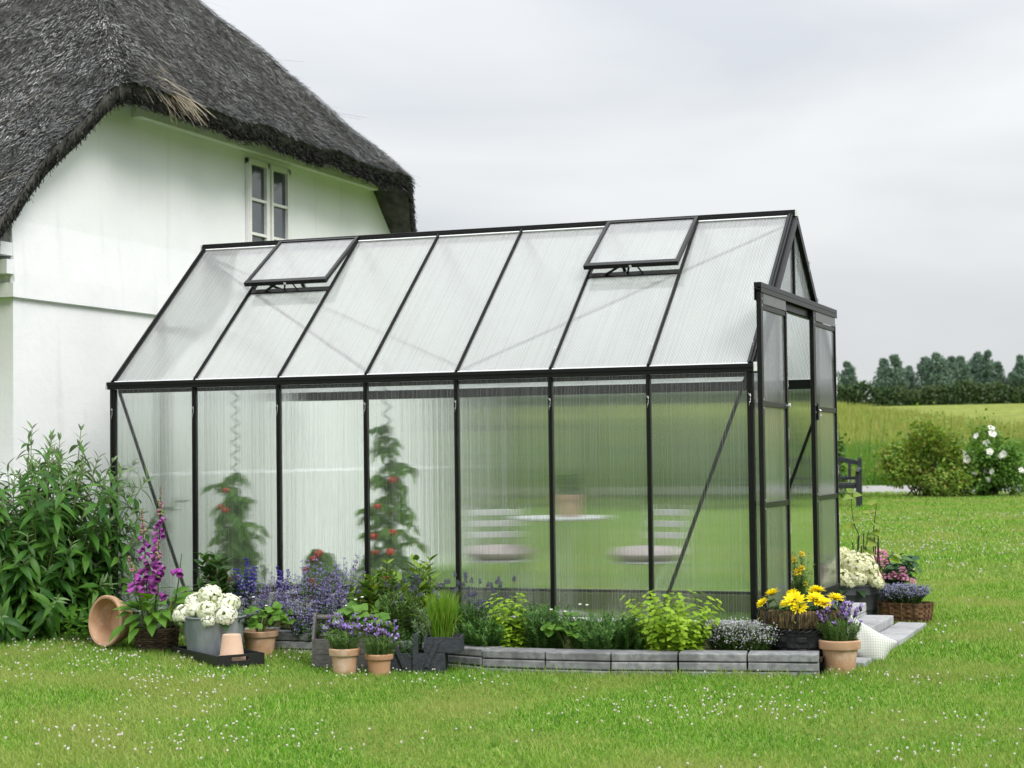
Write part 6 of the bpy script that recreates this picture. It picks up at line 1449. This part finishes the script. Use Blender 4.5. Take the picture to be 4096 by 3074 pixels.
# ================================================================== GRASS AND CLOVER
def free(x, y):
    """lawn points not covered by buildings, bed or paving"""
    ok = ~((x > -GL - .05) & (x < .02) & (y > -.05) & (y < GW + .05)); jx = np.array([q[0] for q in joints]); jy = np.array([q[1] for q in joints])
    ok &= ~((x > -3.3) & (x < .47) & (y > np.interp(x, jx, jy) - .004) & (y < .1)); ok &= ~((x > 0.0) & (x < .64) & (y > .06) & (y < 2.62)); ok &= ~((x < XH + .05) & (y > Y0 - .05)); ok &= ~((x > 0) & (x < .48) & (y > -.3) & (y < .1))
    for (cx0, cy0, rr) in ((hx, hy, .18), (sx, sy, .085), (ax_, ay_, .062), (bx_, by_, .056), (rx_, ry_, .08), (fx, fy, .12), (zx, zy, .2), (gx, gy, .12)): ok &= (x - cx0) ** 2 + (y - cy0) ** 2 > rr ** 2
    q = (Vector((0, 0, 0))); a_ = -((x - tF.x) * tu.x + (y - tF.y) * tu.y); b_ = (x - tF.x) * tvv.x + (y - tF.y) * tvv.y; ok &= ~((a_ > 0) & (a_ < TL) & (b_ > 0) & (b_ < TW))
    for (o0, uu, vv_, l_, d_) in ((trc, gu, gv, GLn, GDp), (dc, du, dv_, DL, DD)):
        a_ = (x - o0.x) * uu.x + (y - o0.y) * uu.y; b_ = (x - o0.x) * vv_.x + (y - o0.y) * vv_.y; ok &= ~((a_ > 0) & (a_ < l_) & (b_ > 0) & (b_ < d_))
    return ok
def in_view(x, y, pad=1.0):
    dx, dy = x - 2.4606, y + 10.5026; dep = dx * -.352 + dy * .936; lat = dx * .936 + dy * .352
    return (dep > 5) & (np.abs(lat / dep) < .280 + pad / np.maximum(dep, 1) * 2)
BL = (np.array([(0, -.5, 0), (0, .5, 0), (.55, -.42, .0), (.55, .42, .0), (1, 0, -.10)], float), np.array([(0, 2, 3), (0, 3, 1), (2, 4, 3)]))
def grass(n, x0, x1, y0, y1, h, w, name, label, power=1.0):
    x = R.uniform(x0, x1, n); y = y0 + (y1 - y0) * R.uniform(0, 1, n) ** power; k = in_view(x, y) & free(x, y); x, y = x[k], y[k]; n = len(x)
    f1 = np.sin(x * 2.3 + 1.1 * np.sin(y * 1.7)) * np.sin(y * 2.9 + np.sin(x * 1.3)); jx = np.array([q[0] for q in joints]); jy = np.array([q[1] for q in joints])
    near = np.exp(-np.abs(np.interp(x, jx, jy, left=-.5, right=-.3) - y) / .10) * (y < 0) + np.exp(-np.hypot(x + 4.3, y + .6) / .35)
    hh = h * R.uniform(.45, 1.2, n) * (1 + .25 * f1 + 1.2 * np.clip(near, 0, 1) ** 1.5); a = R.uniform(0, 2 * PI, n); le = np.abs(R.normal(0, .55, n)) + .08
    D = unit(np.stack([np.cos(a) * le, np.sin(a) * le, np.ones(n)], -1)); P = np.stack([x, y, ground(x, y) - .003], -1)
    V, F = batch(BL, P, D, np.stack([np.cos(a + 1.5 + R.normal(0, .6, n)), np.sin(a + 1.5), R.uniform(0, .8, n)], -1), hh, w * R.uniform(.7, 1.3, n)); o = obj(name, npmesh(name, V, F), 'grass_blade'); setp(o, label, 'grass', None, 'stuff')
grass(350000, -5.6, 3.6, -4.6, .4, .034, .0046, 'near_grass', 'short mown grass blades of the near lawn')
grass(110000, -.2, 4.6, .2, 7, .040, .0060, 'side_grass', 'short mown grass right of the greenhouse steps')
grass(130000, -9, 5.5, 6.5, 28, .050, .013, 'far_grass', 'short grass of the lawn behind the greenhouse', 1.0)
# clover leaves and blossoms in drifts
def drift(x, y, s): return np.sin(x * 1.9 * s + 2 * np.sin(y * 1.1 * s)) * np.sin(y * 2.3 * s + 1.5 * np.sin(x * .9 * s))
TRI = join([batch((DIA[0] * np.array((1, 1.7, 1)), DIA[1]), [(0, 0, 0)], [(math.cos(q), math.sin(q), .15)], [(0, 0, 1)], [1.0]) for q in (0, 2.09, 4.19)])
n = 26000; x = R.uniform(-5, 2.4, n); y = R.uniform(-4.4, 0, n); k = in_view(x, y) & free(x, y) & (drift(x, y, 1) + R.normal(0, .35, n) > .05); x, y = x[k], y[k]; n = len(x)
P = np.stack([x, y, ground(x, y) + R.uniform(.012, .034, n)], -1); a = R.uniform(0, 6.28, n); V, F = batch(TRI, P, np.stack([np.cos(a), np.sin(a), R.normal(0, .2, n)], -1), np.stack([R.normal(0, .3, n), R.normal(-.2, .3, n), np.ones(n)], -1), R.uniform(.006, .011, n)); o = obj('clover_leaves', npmesh('clover_leaves', V, F), 'clover_leaf'); setp(o, 'clover leaves among the grass of the near lawn', 'clover', None, 'stuff')
def blossoms(n, x0, x1, y0, y1, thr, s, size, hz_, name, label, cond=None):
    x = R.uniform(x0, x1, n); y = R.uniform(y0, y1, n); k = in_view(x, y) & free(x, y) & (drift(x + 3, y + 1, s) + R.normal(0, .5, n) > thr)
    if cond is not None: k &= cond(x, y)
    x, y = x[k], y[k]; n = len(x); P = np.stack([x, y, ground(x, y) + hz_ * R.uniform(.7, 1.2, n)], -1); L = []
    for q in range(16):
        v = unit(R.normal(0, 1, (n, 3)) + np.array((0, 0, .35))); L.append(batch((octa(1, .42)[0], octa(1, .42)[1]), P, v, R.normal(0, 1, (n, 3)), size * R.uniform(.75, 1.15, n)))
    V, F = join(L); o = obj(name, npmesh(name, V, F), 'clover_blossom'); setp(o, label, 'clover', None, 'stuff'); return n
blossoms(3800, -5, 2.4, -4.4, -.3, .42, 1.0, .0066, .036, 'clover_blossoms', 'white clover blossoms dotted over the near lawn')
blossoms(420, .2, 3, .2, 7, .3, .6, .010, .045, 'side_clover_blossoms', 'white clover blossoms beside the steps')
blossoms(2600, -6, 3, 7, 19, .45, .55, .011, .05, 'far_clover_blossoms', 'white clover blossoms on the lawn behind the greenhouse')
